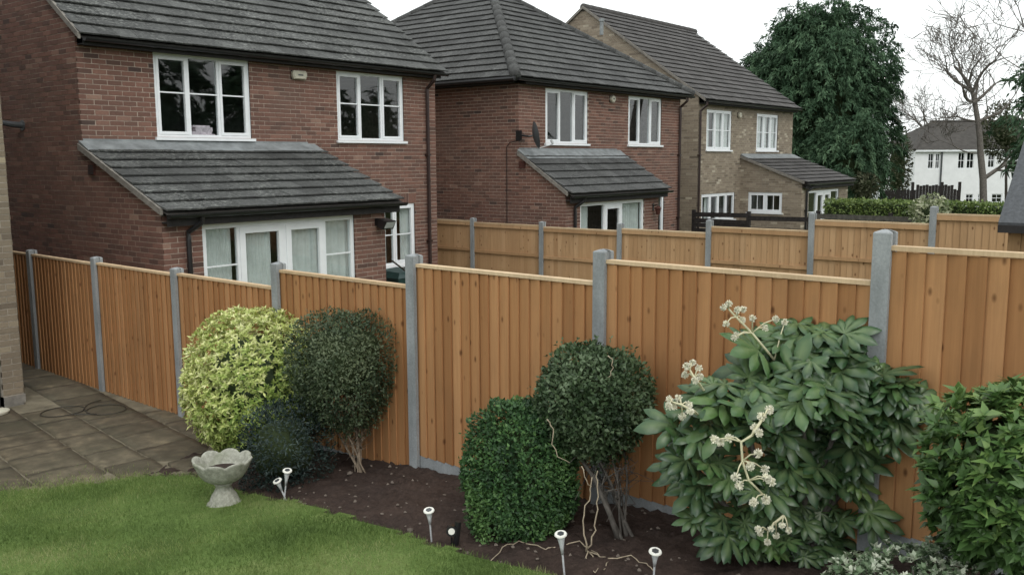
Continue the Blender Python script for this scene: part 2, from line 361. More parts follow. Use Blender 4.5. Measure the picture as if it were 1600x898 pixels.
# ------------------------------------------------------------------ brick walls, roofs, windows
class Plane:
    """vertical wall plane: origin, direction along the wall, outward normal"""
    def __init__(s, O, ud, nd): s.O = np.array(O, float); s.ud = np.array(ud, float); s.nd = np.array(nd, float)
    def p(s, u, z, n=0): return s.O+s.ud*u+s.nd*n+np.array([0, 0, z])
    def hexa(s, mb, u0, u1, z0, z1, n0, n1, r=.5, z1b=None):
        z1b = z1 if z1b is None else z1b
        a = [s.p(u0, z0, n0), s.p(u1, z0, n0), s.p(u1, z0, n1), s.p(u0, z0, n1)]
        b = [s.p(u0, z1, n0), s.p(u1, z1b, n0), s.p(u1, z1b, n1), s.p(u0, z1, n1)]
        if np.dot(np.cross(s.ud, s.nd), (0, 0, 1)) < 0: a = a[::-1]; b = b[::-1]
        mb.hexa(a, b, r)
def wall_sheet(mb, pl, u0, u1, z0, ztop, ops, breaks=(), rev=.11):
    us = sorted({u0, u1, *[b for b in breaks if u0 < b < u1], *[max(u0, min(u1, o[k])) for o in ops for k in (0, 1)]})
    for a, b in zip(us, us[1:]):
        zs = sorted({z0, *[o[k] for o in ops for k in (2, 3) if o[0] < b-1e-6 and o[1] > a+1e-6 and o[k] > z0]})
        for i, za in enumerate(zs):
            last = i == len(zs)-1; zb = None if last else zs[i+1]; zm = za+.01
            if any(o[0] <= a+1e-6 and o[1] >= b-1e-6 and o[2] <= zm <= o[3] for o in ops): continue
            ta, tb = (ztop(a+1e-6), ztop(b-1e-6)) if last else (zb, zb)
            if max(ta, tb) <= za+.005: continue
            mb.add([pl.p(a, za), pl.p(b, za), pl.p(b, max(tb, za)), pl.p(a, max(ta, za))], [(0, 1, 2, 3)])
    for o in ops:
        a, b, c, d = o[:4]
        for q in ([(a, c), (a, d)], [(b, d), (b, c)], [(a, d), (b, d)], [(b, c), (a, c)]):
            mb.add([pl.p(*q[0], 0), pl.p(*q[1], 0), pl.p(*q[1], -rev), pl.p(*q[0], -rev)], [(0, 1, 2, 3)])
def brick_rects(u0, u1, z0, ztop, ops, zmax=9, phase=0, soldier=()):
    out = []; row = 0; z = z0
    blocks = list(ops)+list(soldier)
    while z < zmax:
        za, zb = z+.006, z+.069
        segs = [(u0, u1)]
        for o in blocks:
            if o[2] < zb-.01 and o[3] > za+.01:
                ns = []
                for a, b in segs:
                    if o[1] <= a or o[0] >= b: ns.append((a, b)); continue
                    if o[0] > a: ns.append((a, o[0]))
                    if o[1] < b: ns.append((o[1], b))
                segs = ns
        off = u0+(.1125 if (row+phase) % 2 else 0)
        k0 = 0
        for a, b in segs:
            k = math.floor((a-off)/.225)
            while off+k*.225 < b-.02:
                x0 = max(a, off+k*.225+.004); x1 = min(b, off+(k+1)*.225-.006)
                k += 1
                if b-x1 < .06: x1 = b; k += 1
                if x1-x0 < .03: continue
                ta, tb = min(zb, ztop(x0)), min(zb, ztop(x1))
                if min(ta, tb) < za+.012: continue
                out.append((x0, x1, za, ta, tb))
        row += 1; z += .075
        if z > zmax: break
    for o in soldier:
        u = o[0]
        while u < o[1]-.03: out.append((u+.004, min(u+.075, o[1])-.004, o[2]+.005, o[3]-.005, o[3]-.005)); u += .075
    return out
def lay_bricks(wall, plrects, mat, singles=0, vis=None, seed=1):
    """every brick is real geometry; the ones that show largest are objects of their own"""
    g = random.Random(seed); cand = []
    if singles:
        for i, (pl, r) in enumerate(plrects):
            if r[1]-r[0] < .2 or r[4] < r[2]+.06 or r[3] < r[2]+.06: continue
            c = pl.p((r[0]+r[1])/2, (r[2]+r[3])/2, .005); x, y, z = proj(c)
            if not (5 < x < 1595 and 5 < y < 893) or (vis and not vis(x, y, pl)): continue
            d = c-CAM; cand.append((-abs(pl.nd @ d)/(z**3), i))
        cand.sort()
    pick = {i for _, i in cand[:singles]}
    mb = MB(); variants = {}
    for i, (pl, r) in enumerate(plrects):
        q = min(max(g.gauss(.52, .2), 0), 1); bp = .004+g.uniform(-.002, .0025)
        if i in pick:
            L = round(r[1]-r[0], 2); key = (id(pl), L, int(q*8))
            if key not in variants:
                m = MB(); lp = Plane((0, 0, 0), pl.ud, pl.nd); lp.hexa(m, -L/2+.001, L/2-.001, 0, .063, -.03, .005, q); variants[key] = m.mesh('brick', mat)
            mk('brick', variants[key], None, wall, tuple(pl.p((r[0]+r[1])/2, r[2], 0)))
        else: pl.hexa(mb, r[0], r[1], r[2], r[3], -.03, bp, q, r[4])
    if mb.f:
        o = mb.build('brickwork', mat, wall); o['kind'] = 'stuff'
def tile_slope(rows, O, ud, sd, gauge, ulo, uhi, smax, wt=.3, t=.036, seed=0):
    """collect tiles (8 corner points) on a slope; O at the eave, ud along it, sd up the slope"""
    g = random.Random(seed); O = np.array(O, float); ud = np.array(ud, float); sd = np.array(sd, float); n = np.cross(ud, sd)
    if n[2] < 0: n = -n
    out = []; i = 0; s0 = 0
    while s0 < smax-.03:
        s1 = min(s0+gauge+.03, smax); off = (i % 2)*wt/2
        a0, b0, a1, b1 = ulo(s0), uhi(s0), ulo(s1), uhi(s1)
        k = math.floor((min(a0, a1)-off)/wt)
        while off+k*wt < max(b0, b1):
            x0, x1 = off+k*wt+.002, off+(k+1)*wt-.002; k += 1
            la, lb = max(x0, a0), min(x1, b0); ua, ub = max(x0, a1), min(x1, b1)
            if lb-la < .01 and ub-ua < .01: continue
            if lb < la: la = lb = (a0 if x1 <= a0 else b0)
            if ub < ua: ua = ub = (a1 if x1 <= a1 else b1)
            j = g.uniform(-.003, .003); js = g.uniform(-.006, .004)
            P = lambda u, s, h: O+ud*u+sd*s+n*h
            lo = [P(la, s0+js, t*1.5+j), P(lb, s0+js, t*1.5+j), P(ub, s1, 0), P(ua, s1, 0)]
            hi = [P(la, s0+js, t*2.15+j), P(lb, s0+js, t*2.15+j), P(ub, s1, t), P(ua, s1, t)]
            out.append((lo, hi, min(max(g.gauss(.5, .22), 0), 1), (lb-la) > wt*.9 and (ub-ua) > wt*.9))
        s0 += gauge; i += 1
    return out
def lay_tiles(roof, tiles, mat, singles=0, seed=3):
    pick = set()
    if singles:
        c = []
        for i, (lo, hi, q, full) in enumerate(tiles):
            m = sum(hi)/4; x, y, z = proj(m)
            if full and 0 < x < 1600 and 0 < y < 898: c.append((z, i))
        pick = {i for _, i in sorted(c)[:singles]}
    mb = MB(); var = {}
    for i, (lo, hi, q, full) in enumerate(tiles):
        if i in pick:
            o = lo[0]; key = (int(q*9), round(float((lo[3]-lo[0])[2]), 2), round(float(np.linalg.norm(lo[3]-lo[0])), 2))
            if key not in var:
                m = MB(); m.hexa([a-o for a in lo], [a-o for a in hi], q); var[key] = m.mesh('roof_tile', mat)
            mk('roof_tile', var[key], None, roof, tuple(o))
        else: mb.hexa(lo, hi, q)
    o = mb.build('tile_courses', mat, roof); o['kind'] = 'stuff'
def ring(mb, pl, u0, u1, z0, z1, w, n0, n1):
    pl.hexa(mb, u0, u1, z0, z0+w, n0, n1); pl.hexa(mb, u0, u1, z1-w, z1, n0, n1)
    pl.hexa(mb, u0, u0+w, z0+w, z1-w, n0, n1); pl.hexa(mb, u1-w, u1, z0+w, z1-w, n0, n1)
def window(house, pl, u0, u1, z0, z1, cols, bar=None, cas=(0, 2), sill=True, name='window', wf=.05, widths=None, nrec=-.02, vbar=False, cw=.045):
    f = MB(); ring(f, pl, u0, u1, z0, z1, wf, nrec-.07, nrec)
    tot = u1-u0-2*wf; ws = widths or [1/cols]*cols
    es = [u0+wf]
    for w in ws: es.append(es[-1]+w*tot)
    for e in es[1:-1]: pl.hexa(f, e-.022, e+.022, z0+wf, z1-wf, nrec-.065, nrec-.004)
    fo = f.build(name, 'white_upvc', house)
    for i in range(len(ws)):
        a = es[i]+(0 if i == 0 else .022); b = es[i+1]-(0 if i == len(ws)-1 else .022); c, d = z0+wf, z1-wf
        if i in cas:
            m = MB(); ring(m, pl, a+.001, b-.001, c+.001, d-.001, cw, nrec-.05, nrec+.008); m.build('casement', 'white_upvc', fo)
            a += cw; b -= cw; c += cw; d -= cw
        m = MB(); pl.hexa(m, a-.004, b+.004, c-.004, d+.004, nrec-.036, nrec-.03); m.build('pane', 'glass', fo)
        fb_ = bar.get(i) if isinstance(bar, dict) else bar
        if fb_:
            zz = z0+(z1-z0)*fb_; m = MB(); pl.hexa(m, a, b, zz-.011, zz+.011, nrec-.029, nrec-.012); m.build('glazing_bar', 'white_upvc', fo)
        if vbar:
            uu = (a+b)/2; m = MB(); pl.hexa(m, uu-.011, uu+.011, c, d, nrec-.0285, nrec-.013); m.build('glazing_bar', 'white_upvc', fo)
    if sill:
        m = MB(); pl.hexa(m, u0-.04, u1+.05, z0-.045, z0-.001, nrec-.06, .055); m.build('sill', 'white_upvc', fo)
    return fo
def gutter(house, x0, x1, y, z, r=.055):
    m = MB(); n = 8; vs = []; fs = []
    for x in (x0, x1):
        for k in range(n+1):
            a = math.pi+math.pi*k/n; vs.append((x, y+r*math.cos(a), z+r*math.sin(a)))
        for k in range(n+1):
            a = 2*math.pi-math.pi*k/n; vs.append((x, y+(r-.006)*math.cos(a), z+(r-.006)*math.sin(a)))
    q = 2*(n+1)
    for k in range(q): fs.append((k, (k+1) % q, q+(k+1) % q, q+k))
    fs += [tuple(range(n+1)), tuple(range(q, q+n+1))]
    m.add(vs, fs); return m.build('gutter', 'black_plastic', house)
def curtain(house, pl, u0, u1, z0, z1, n=-.2, mat='curtain', folds=9, gap=None):
    m = MB(); N = folds*6; us = [u0+(u1-u0)*i/N for i in range(N+1)]
    vs = []
    for z in (z0, z1):
        for i, u in enumerate(us): vs.append(pl.p(u, z, n+.018*math.sin(i*2*math.pi/6+.7*math.sin(i*.35))))
    m.add(vs, [(i, i+1, N+1+i+1, N+1+i) for i in range(N)]); return m.build('curtain', mat, house, True)

E4 = 4.735; SLOPE = .706
def house(name, label, Xl, Wd, Yf, dep, brick, mortar, tile, wins, lean, hip=False, singles=(0, 0), vis=None, pipe='brown_plastic'):
    h = empty(name, (Xl, Yf, 0), label, 'house')
    fr = Plane((Xl, Yf, 0), (1, 0, 0), (0, -1, 0)); lf = Plane((Xl, Yf+dep, 0), (0, -1, 0), (-1, 0, 0))   # lf: u runs from the back to the front
    ye = Yf-.25
    lo, lw, lp, le, ls, lfl, lye = lean['u0'], lean['w'], lean['proj'], lean['ez'], lean['slope'], lean['fz'], lean['ye']
    lx0, lx1, ly = Xl+lo, Xl+lo+lw, Yf-lp
    lroof = lambda y: le+ls*(y-lye)
    zw = 4.62
    def ztop_left(u):
        y = Yf+dep-u
        if y < Yf: return lroof(y)-.01
        if hip: return zw
        r = lambda yy: E4+SLOPE*(yy-ye)
        return min(r(y), r(2*(Yf+dep/2)-y))+.0
    wall = MB(); rects = []
    ops = [(w['u0'], w['u1'], w['z0'], w['z1']) for w in wins if w['pl'] == 'front']
    sold = [(w['u0']-.05, w['u1']+.05, w['z1'], w['z1']+.215) for w in wins if w['pl'] == 'front' and w.get('soldier')]
    hidden = (lo, lo+lw, -.3, lfl-.08)
    wall_sheet(wall, fr, 0, Wd, -.3, lambda u: zw, ops)
    rects += [(fr, r) for r in brick_rects(0, Wd, -.3, lambda u: zw, ops+[hidden], zw, soldier=sold)]
    L_end = dep+(lp if lo == 0 else 0)
    wall_sheet(wall, lf, 0, L_end, -.3, ztop_left, [], (dep/2, dep), 0)
    rects += [(lf, r) for r in brick_rects(0, dep, -.3, lambda u: ztop_left(min(u, dep-1e-4)), [], 9 if not hip else zw, 1)]
    if lo == 0: rects += [(lf, r) for r in brick_rects(dep, L_end, -.3, ztop_left, [], lfl, 1)]
    # lean-to front, its left flank when it stands away from the corner, its right flank; far side and back of the house
    lfp = Plane((lx0, ly, 0), (1, 0, 0), (0, -1, 0)); zl = le-.06
    lops = [(w['u0'], w['u1'], w['z0'], w['z1']) for w in wins if w['pl'] == 'lean']
    wall_sheet(wall, lfp, 0, lw, -.3, lambda u: zl, lops); rects += [(lfp, r) for r in brick_rects(0, lw, -.3, lambda u: zl, lops, zl)]
    lsd = Plane((lx0, Yf, 0), (0, -1, 0), (-1, 0, 0))
    sops = [(w['u0'], w['u1'], w['z0'], w['z1']) for w in wins if w['pl'] == 'side']
    if lo > 0:
        wall_sheet(wall, lsd, 0, lp, -.3, lambda u: lroof(Yf-u)-.01, sops); rects += [(lsd, r) for r in brick_rects(0, lp, -.3, lambda u: lroof(Yf-u)-.01, sops, lfl)]
    rsd = Plane((lx1, ly, 0), (0, 1, 0), (1, 0, 0)); wall_sheet(wall, rsd, 0, lp, -.3, lambda u: lroof(ly+u)-.01, [])
    rt = Plane((Xl+Wd, Yf, 0), (0, 1, 0), (1, 0, 0)); wall_sheet(wall, rt, 0, dep, -.3, lambda u: ztop_left(dep-u), [], (dep/2,), 0)
    bk = Plane((Xl+Wd, Yf+dep, 0), (-1, 0, 0), (0, 1, 0)); wall_sheet(wall, bk, 0, Wd, -.3, lambda u: zw, [])
    wo_ = wall.build('wall', mortar, h)
    lay_bricks(wo_, rects, brick, singles[0], vis)
    # inside: floors and a dark partition so that the rooms read as rooms
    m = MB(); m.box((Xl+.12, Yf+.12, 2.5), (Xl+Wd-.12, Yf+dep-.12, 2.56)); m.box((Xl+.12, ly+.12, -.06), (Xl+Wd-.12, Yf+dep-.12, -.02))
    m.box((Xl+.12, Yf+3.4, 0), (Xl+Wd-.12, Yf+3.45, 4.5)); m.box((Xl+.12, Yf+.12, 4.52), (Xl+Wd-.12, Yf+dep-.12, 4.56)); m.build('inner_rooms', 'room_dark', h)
    # main roof
    n = math.hypot(1, SLOPE); half = dep/2+.25; smax = half*n
    x0, x1 = (Xl-.42, Xl+Wd+.3) if hip else (Xl-.06, Xl+Wd+.12)
    E0 = (x0, ye, E4-.045)
    roof = MB(); A = np.array
    yb = Yf+dep+.25; hw = (x1-x0)/2
    if hip:
        zr = E4-.05+SLOPE*hw; a0 = (x0+hw, ye+hw, zr); a1 = (x0+hw, yb-hw, zr)
        P = [(x0, ye, E4-.05), (x1, ye, E4-.05), (x1, yb, E4-.05), (x0, yb, E4-.05), a0, a1]
        roof.add(P, [(0, 1, 4), (1, 2, 5, 4), (2, 3, 5), (3, 0, 4, 5)])
    else:
        zr = E4-.05+SLOPE*half; ym = (ye+yb)/2
        roof.add([(x0+.01, ye, E4-.05), (x1-.01, ye, E4-.05), (x1-.01, ym, zr), (x0+.01, ym, zr), (x1-.01, yb, E4-.05), (x0+.01, yb, E4-.05)], [(0, 1, 2, 3), (3, 2, 4, 5)])
    ro = roof.build('roof', 'dark_slate', h)
    sd = (0, 1/n, SLOPE/n); W0 = x1-x0
    tiles = []
    if hip:
        sm = hw*n
        tiles += tile_slope(0, E0, (1, 0, 0), sd, .3, lambda s_: s_/n, lambda s_: W0-s_/n, sm, seed=5)
        dY = yb-ye
        tiles += tile_slope(0, (x0, yb, E4-.045), (0, -1, 0), (1/n, 0, SLOPE/n), .3, lambda s_: s_/n, lambda s_: dY-s_/n, sm, seed=6)
    else:
        tiles += tile_slope(0, E0, (1, 0, 0), sd, .31, lambda s_: 0, lambda s_: W0, smax, seed=5)
    # lean-to roof
    ln = math.hypot(1, ls); lsm = (Yf-lye)*ln+.02; rx0, rx1 = lx0-.05, lx1+.25
    lr = MB(); lr.add([(rx0+.01, lye, le-.035), (rx1-.01, lye, le-.035), (rx1-.01, Yf, lroof(Yf)-.035), (rx0+.01, Yf, lroof(Yf)-.035)], [(0, 1, 2, 3)])
    lro = lr.build('lean_to_roof', 'dark_slate', h)
    lt = tile_slope(0, (rx0, lye, le-.03), (1, 0, 0), (0, 1/ln, ls/ln), lean['gauge'], lambda s_: 0, lambda s_: rx1-rx0, lsm, seed=8)
    s1, s2 = singles[1]*3//5 if singles[1] else 0, singles[1]-singles[1]*3//5 if singles[1] else 0
    lay_tiles(ro, tiles, tile, s1); lay_tiles(lro, lt, lean.get('tile', tile), s2)
    # ridge and hip caps
    def cap_run(a, b, parent, name, r=.13, cmat='tile_grey_clean'):
        a, b = A(a, dtype=float), A(b, dtype=float); k = max(1, int(np.linalg.norm(b-a)/.42))
        for i in range(k):
            p, q = a+(b-a)*i/k, a+(b-a)*((i+1)/k+.03)
            m = MB(); m.tube([p, q], [r, r*.93], 10, .5); m.build(name, cmat, parent, True)
    if hip:
        for c_, a_ in (((x0, ye, E4), a0), ((x1, ye, E4), a0), ((x0, yb, E4), a1), ((x1, yb, E4), a1)): cap_run(c_, a_, ro, 'hip_cap')
        cap_run(a0, a1, ro, 'ridge_cap')
    else:
        cap_run((x0, (ye+yb)/2, zr+.03), (x1, (ye+yb)/2, zr+.03), ro, 'ridge_cap', .12, 'tile_brown')
    def verge(xa, ya, za, yb_, zb, w, parent):
        m = MB(); m.hexa([(xa-w, ya, za-.07), (xa+.02, ya, za-.07), (xa+.02, yb_, zb-.07), (xa-w, yb_, zb-.07)], [(xa-w, ya, za+.018), (xa+.02, ya, za+.018), (xa+.02, yb_, zb+.018), (xa-w, yb_, zb+.018)]); m.build('verge', 'verge_mortar', parent)
    if not hip:
        ym = (ye+yb)/2; verge(x0, ye, E4, ym, zr+.05, .02, ro); verge(x0, yb, E4, ym, zr+.05, .02, ro)
    verge(rx0, lye+.1, le+.03, Yf-.01, lroof(Yf)-.0, .03, lro)
    # flashing
    m = MB(); z_ = lroof(Yf)
    m.hexa([(rx0-.01, Yf-.3, lroof(Yf-.3)+.035), (rx1-.05, Yf-.3, lroof(Yf-.3)+.035), (rx1-.05, Yf-.01, z_+.03), (rx0-.01, Yf-.01, z_+.03)],
           [(rx0-.01, Yf-.3, lroof(Yf-.3)+.043), (rx1-.05, Yf-.3, lroof(Yf-.3)+.043), (rx1-.05, Yf-.02, z_+.06), (rx0-.01, Yf-.02, z_+.06)])
    m.box((rx0+.06, Yf-.02, z_+.02), (rx1-.2, Yf-.008, lfl)); m.build('flashing', 'lead', h)
    # eaves: fascia, soffit, gutter, downpipes
    m = MB(); m.box((Xl+.02, ye+.05, zw-.03), (Xl+Wd-.02, ye+.075, E4-.03)); m.box((Xl+.02, ye+.075, zw-.02), (Xl+Wd-.02, Yf-.006, zw)); m.build('fascia', 'dark_timber', h)
    gutter(h, x0+.06, x1-.02, ye-.03, E4-.045)
    m = MB(); m.box((rx0+.05, lye+.05, le-.2), (rx1-.04, lye+.075, le-.04)); m.box((rx0+.05, lye+.075, le-.16), (rx1-.04, ly-.006, le-.14)); m.build('fascia', 'dark_timber', h)
    gutter(h, rx0+.02, rx1+.03, lye-.03, le-.04)
    if hip:
        m = MB(); m.box((x0+.06, ye+.1, E4-.14), (x0+.085, yb-.1, E4-.03)); m.box((x0+.085, Yf, zw-.02), (Xl-.006, Yf+dep, zw)); m.build('fascia', 'dark_timber', h)
        m = MB(); m.tube([(x0-.03, ye, E4-.06), (x0-.03, yb, E4-.06)], .05, 8); m.build('gutter', 'black_plastic', h)
    def pipe_run(pts, mat):
        m = MB(); m.tube(pts, .036, 8)
        for z in (1.2, 3.0):
            if z < pts[-2][2]: m.box((pts[-1][0]-.05, pts[-1][1]-.04, z), (pts[-1][0]+.05, pts[-1][1]+.06, z+.04))
        m.build('downpipe', mat, h)
    ux = Xl+lean.get('dp', Wd-.29)
    pipe_run([(ux, ye-.03, E4-.09), (ux, ye-.02, E4-.19), (ux, Yf-.06, 4.38), (ux, Yf-.06, 4.2), (ux, Yf-.06, -.2)], pipe)
    px = lx0+lean.get('ldp', .38)
    pipe_run([(px+.12, lye-.03, le-.08), (px+.12, lye-.02, le-.16), (px, ly-.06, le-.3), (px, ly-.06, le-.4), (px, ly-.06, -.2)], "black_plastic")
    for w in wins:
        pl = {'front': fr, 'lean': lfp, 'side': lsd}[w['pl']]
        window(h, pl, w['u0'], w['u1'], w['z0'], w['z1'], **w['k'])
        for (a, b, cm) in w.get('curtains', ()): curtain(h, pl, a, b, w['z0']+.05, w['z1']-.03, -.125, cm)
    return h

# ================================================================== SETTING
def sheet(name, x0, x1, y0, y1, step, dz, mat, inside=None, fn=None):
    nx, ny = int((x1-x0)/step)+1, int((y1-y0)/step)+1; m = MB()
    vs = []
    for j in range(ny):
        for i in range(nx):
            x, y = x0+i*step, y0+j*step; vs.append((x, y, gz(x, y)+dz+(fn(x, y) if fn else 0)))
    fs = []
    for j in range(ny-1):
        for i in range(nx-1):
            if inside is None or inside(x0+(i+.5)*step, y0+(j+.5)*step): fs.append((j*nx+i, j*nx+i+1, (j+1)*nx+i+1, (j+1)*nx+i))
    m.add(vs, fs); return m.build(name, mat, None, True)
gxs = [-400, -150, -60, -25, -10, 0, 5, 10, 15, 20, 25, 30, 34, 37, 40, 43, 46, 49, 52, 55, 58, 62, 80, 120, 220, 420]
gys = [-400, -150, -60, -20, -8, -5, -3.5, -2, 0, 2, 4, 6, 7, 7.5, 7.8, 8, 8.2, 8.4, 8.6, 9, 10, 12, 16, 24, 40, 80, 160, 420]
m = MB(); m.add([(x, y, gz(x, y)-.05) for y in gys for x in gxs], [(j*len(gxs)+i, j*len(gxs)+i+1, (j+1)*len(gxs)+i+1, (j+1)*len(gxs)+i) for j in range(len(gys)-1) for i in range(len(gxs)-1)])
g_ = m.build('ground', 'ground_mix', None, True); tag(g_, 'grassy ground of the gardens beyond the fences', None, kind='structure')

LAWN = [(-4, -3), (4.1, -3), (4.08, 1.5), (4.08, 3.1), (4.15, 3.9), (4.2, 4.6), (4.27, 5.3), (4.26, 5.9), (4.3, 6.5), (4.38, 7.0), (4.25, 7.42), (3.75, 7.95), (3.2, 8.45), (2.2, 8.85), (-4, 9.0)]
def in_poly(x, y, P):
    c = False; j = len(P)-1
    for i in range(len(P)):
        if (P[i][1] > y) != (P[j][1] > y) and x < (P[j][0]-P[i][0])*(y-P[i][1])/(P[j][1]-P[i][1])+P[i][0]: c = not c
        j = i
    return c
def wob(x, y): return .09*mnoise.noise((x*3.1, y*3.1, 0))+.03*mnoise.noise((x*9, y*9, 4))
lawn = sheet('lawn', -4, 4.6, -3, 9.2, .06, .03, 'lawn_base', lambda x, y: in_poly(x+wob(x, y), y+wob(y, x), LAWN), lambda x, y: .012*mnoise.noise((x*1.2, y*1.2, 0)))
tag(lawn, kind='structure')
def fence_x(y): return 5.734+math.tan(.0316)*(y-13.212)
def soil_h(x, y):
    e = .03*mnoise.noise((x*2.2, y*2.2, 1))+.03*mnoise.noise((x*6, y*6, 2))+.022*mnoise.noise((x*15, y*15, 3))+.012*mnoise.noise((x*34, y*34, 5))
    return e*(1.0)+.02*min(max((x-4.2)/.5, 0), 1)
soil = sheet('soil_bed', 3.9, 5.56, -2.0, 7.9, .03, -.012, 'soil', lambda x, y: x < fence_x(y)+.02 and (y < 7.0 or x+.6*(y-7.0) > 4.5) and x > 4.0+.1*mnoise.noise((y*1.5, 0, 0)), soil_h)
tag(soil, kind='structure')
# patio of riven slabs on a pale joint bed
patio = sheet('patio', -4, 5.75, 6.9, 20, .25, .0, 'slab_joint', lambda x, y: not (x < 4.77 and y > 11.5)); tag(patio, kind='structure')
an = math.radians(8.2); ca, sa = math.cos(an), math.sin(an)
g = random.Random(4); u = -3.0; slabm = {}
cu = 5.131*ca-12.286*sa          # the long joint seen in the photograph
us = [cu]
for w in (.45, .6, .6, .45, .6, .6, .45, .6): us.insert(0, us[0]-w)
us.append(cu+.6); us.append(cu+1.2)
for a, b in zip(us, us[1:]):
    v = 6.0+g.uniform(0, .4)
    while v < 14:
        l = g.choice([.45, .6, .6, .75]); uc, vc = (a+b)/2, v+l/2; v += l
        x, y = uc*ca+vc*sa, -uc*sa+vc*ca
        if in_poly(x, y-.25, LAWN) or x > 5.68 or x < 1.0 or y < 7.2 or (x < 4.95 and y > 11.3) or y > 13.8: continue
        k = (round(b-a, 2), l, g.randrange(3))
        if k not in slabm:
            hw_, hl = k[0]/2-.009, l/2-.009; M_ = MB(); n_ = 6; vs = []; rr = random.Random(hash(k) % 999)
            for j in range(n_+1):
                for i in range(n_+1):
                    e = i in (0, n_) or j in (0, n_); xx, yy = -hw_+2*hw_*i/n_, -hl+2*hl*j/n_
                    vs.append((xx+(rr.uniform(-.006, .006) if e else 0), yy+(rr.uniform(-.006, .006) if e else 0), (.006 if e else .014)+rr.uniform(-.0035, .0035)))
            fs = [(j*(n_+1)+i, j*(n_+1)+i+1, (j+1)*(n_+1)+i+1, (j+1)*(n_+1)+i) for j in range(n_) for i in range(n_)]
            edge = [i for i in range(n_+1)]+[j*(n_+1)+n_ for j in range(1, n_+1)]+[n_*(n_+1)+i for i in range(n_-1, -1, -1)]+[j*(n_+1) for j in range(n_-1, 0, -1)]
            b0 = len(vs); vs += [(vs[i][0], vs[i][1], -.03) for i in edge]; ne = len(edge)
            fs += [(b0+q, b0+(q+1) % ne, edge[(q+1) % ne], edge[q]) for q in range(ne)]
            M_.add(vs, fs, rr.random()); slabm[k] = M_.mesh('slab', 'slab', True)
        o = mk('slab', slabm[k], None, None, (x, y, gz(x, y)*1.0)); o.rotation_euler = (0, 0, -an); attach(o, patio)

# ================================================================== HOUSES
DOOR = dict(cols=4, bar=None, cas=(1, 2), sill=False, name='patio_door', wf=.07, cw=.1)
W1 = dict(cols=3, bar=.54, cas=(0, 2))
def vis1(x, y, pl): return y < 400 and not (pl.nd[1] < -.5 and 300 < y and 310 < x < 555)
h1 = house('brick_house', 'red brick house with lichen-spotted grey roof, nearest and leftmost of the three', 6.72, 7.59, 13.55, 8.5, 'brick_red', 'mortar_red', 'tile_grey',
    [dict(pl='front', u0=1.21, u1=2.98, z0=3.29, z1=4.605, k=W1), dict(pl='front', u0=4.91, u1=6.66, z0=3.29, z1=4.58, k=W1),
     dict(pl='front', u0=5.75, u1=6.92, z0=.78, z1=2.03, k=dict(cols=2, bar=.5, cas=(1,)), soldier=True, curtains=[(5.8, 6.2, 'curtain'), (6.6, 6.88, 'curtain')]),
     dict(pl='lean', u0=.61, u1=3.44, z0=-.02, z1=2.02, k=dict(DOOR, widths=[.2, .31, .29, .2], cas=(1, 2), cw=.095, bar={0: .7, 3: .7}), curtains=[(.66, 1.15, 'curtain'), (1.3, 1.85, 'curtain'), (2.15, 3.4, 'curtain')])],
    dict(u0=0, w=4.13, proj=2.05, ez=2.235, slope=.41, fz=3.25, ye=11.29, gauge=.3, ldp=.36), False, (300, 300), vis1)
h2 = house('brick_house', 'red brick house with hipped grey roof between the other two houses', 16.45, 7.51, 13.0, 9.2, 'brick_red', 'mortar_red', 'tile_grey_clean',
    [dict(pl='front', u0=1.01, u1=2.78, z0=3.29, z1=4.56, k=dict(cols=3, cas=(0, 2))), dict(pl='front', u0=4.68, u1=6.44, z0=3.29, z1=4.57, k=dict(cols=3, cas=(0, 2))),
     dict(pl='front', u0=5.5, u1=6.66, z0=.7, z1=1.96, k=dict(cols=2, cas=(1,)), soldier=True),
     dict(pl='lean', u0=.57, u1=3.36, z0=-.02, z1=1.93, k=dict(DOOR, cols=3, widths=[.36, .29, .35], cas=(1,)), curtains=[(.6, 1.05, 'curtain'), (2.4, 3.3, 'curtain')])],
    dict(u0=0, w=4.07, proj=1.3, ez=2.16, slope=.62, fz=3.18, ye=11.5, gauge=.3, ldp=.3, tile='tile_grey_clean', dp=7.43), True)
h3 = house('brick_house', 'buff brick house with long gabled roof, farthest of the three', 26.06, 7.5, 13.5, 8.6, 'brick_buff', 'mortar_buff', 'tile_brown',
    [dict(pl='front', u0=.55, u1=2.33, z0=3.19, z1=4.45, k=dict(cols=3, bar=.5, cas=(0, 1, 2)), curtains=[(.6, .95, 'curtain'), (1.2, 1.75, 'curtain'), (1.9, 2.28, 'curtain')]),
     dict(pl='front', u0=4.31, u1=6.13, z0=3.19, z1=4.45, k=dict(cols=3, bar=.5, cas=(0, 1, 2)), curtains=[(4.35, 4.9, 'curtain'), (5.0, 5.4, 'curtain'), (5.6, 6.1, 'curtain')]),
     dict(pl='front', u0=.32, u1=2.72, z0=.9, z1=1.8, k=dict(cols=4, cas=(0, 1, 2, 3)), curtains=[(.75, 1.1, 'curtain'), (1.5, 1.8, 'curtain')]),
     dict(pl='side', u0=.3, u1=1.49, z0=1.13, z1=1.79, k=dict(cols=2, cas=(0, 1), vbar=True)),
     dict(pl='lean', u0=.6, u1=3.45, z0=-.02, z1=1.84, k=dict(DOOR, cols=4, bar=.62))],
    dict(u0=3.13, w=4.36, proj=2.145, ez=2.13, slope=.37, fz=3.08, ye=11.16, gauge=.3, ldp=.3, tile='tile_brown', dp=.03), False, (0, 0))
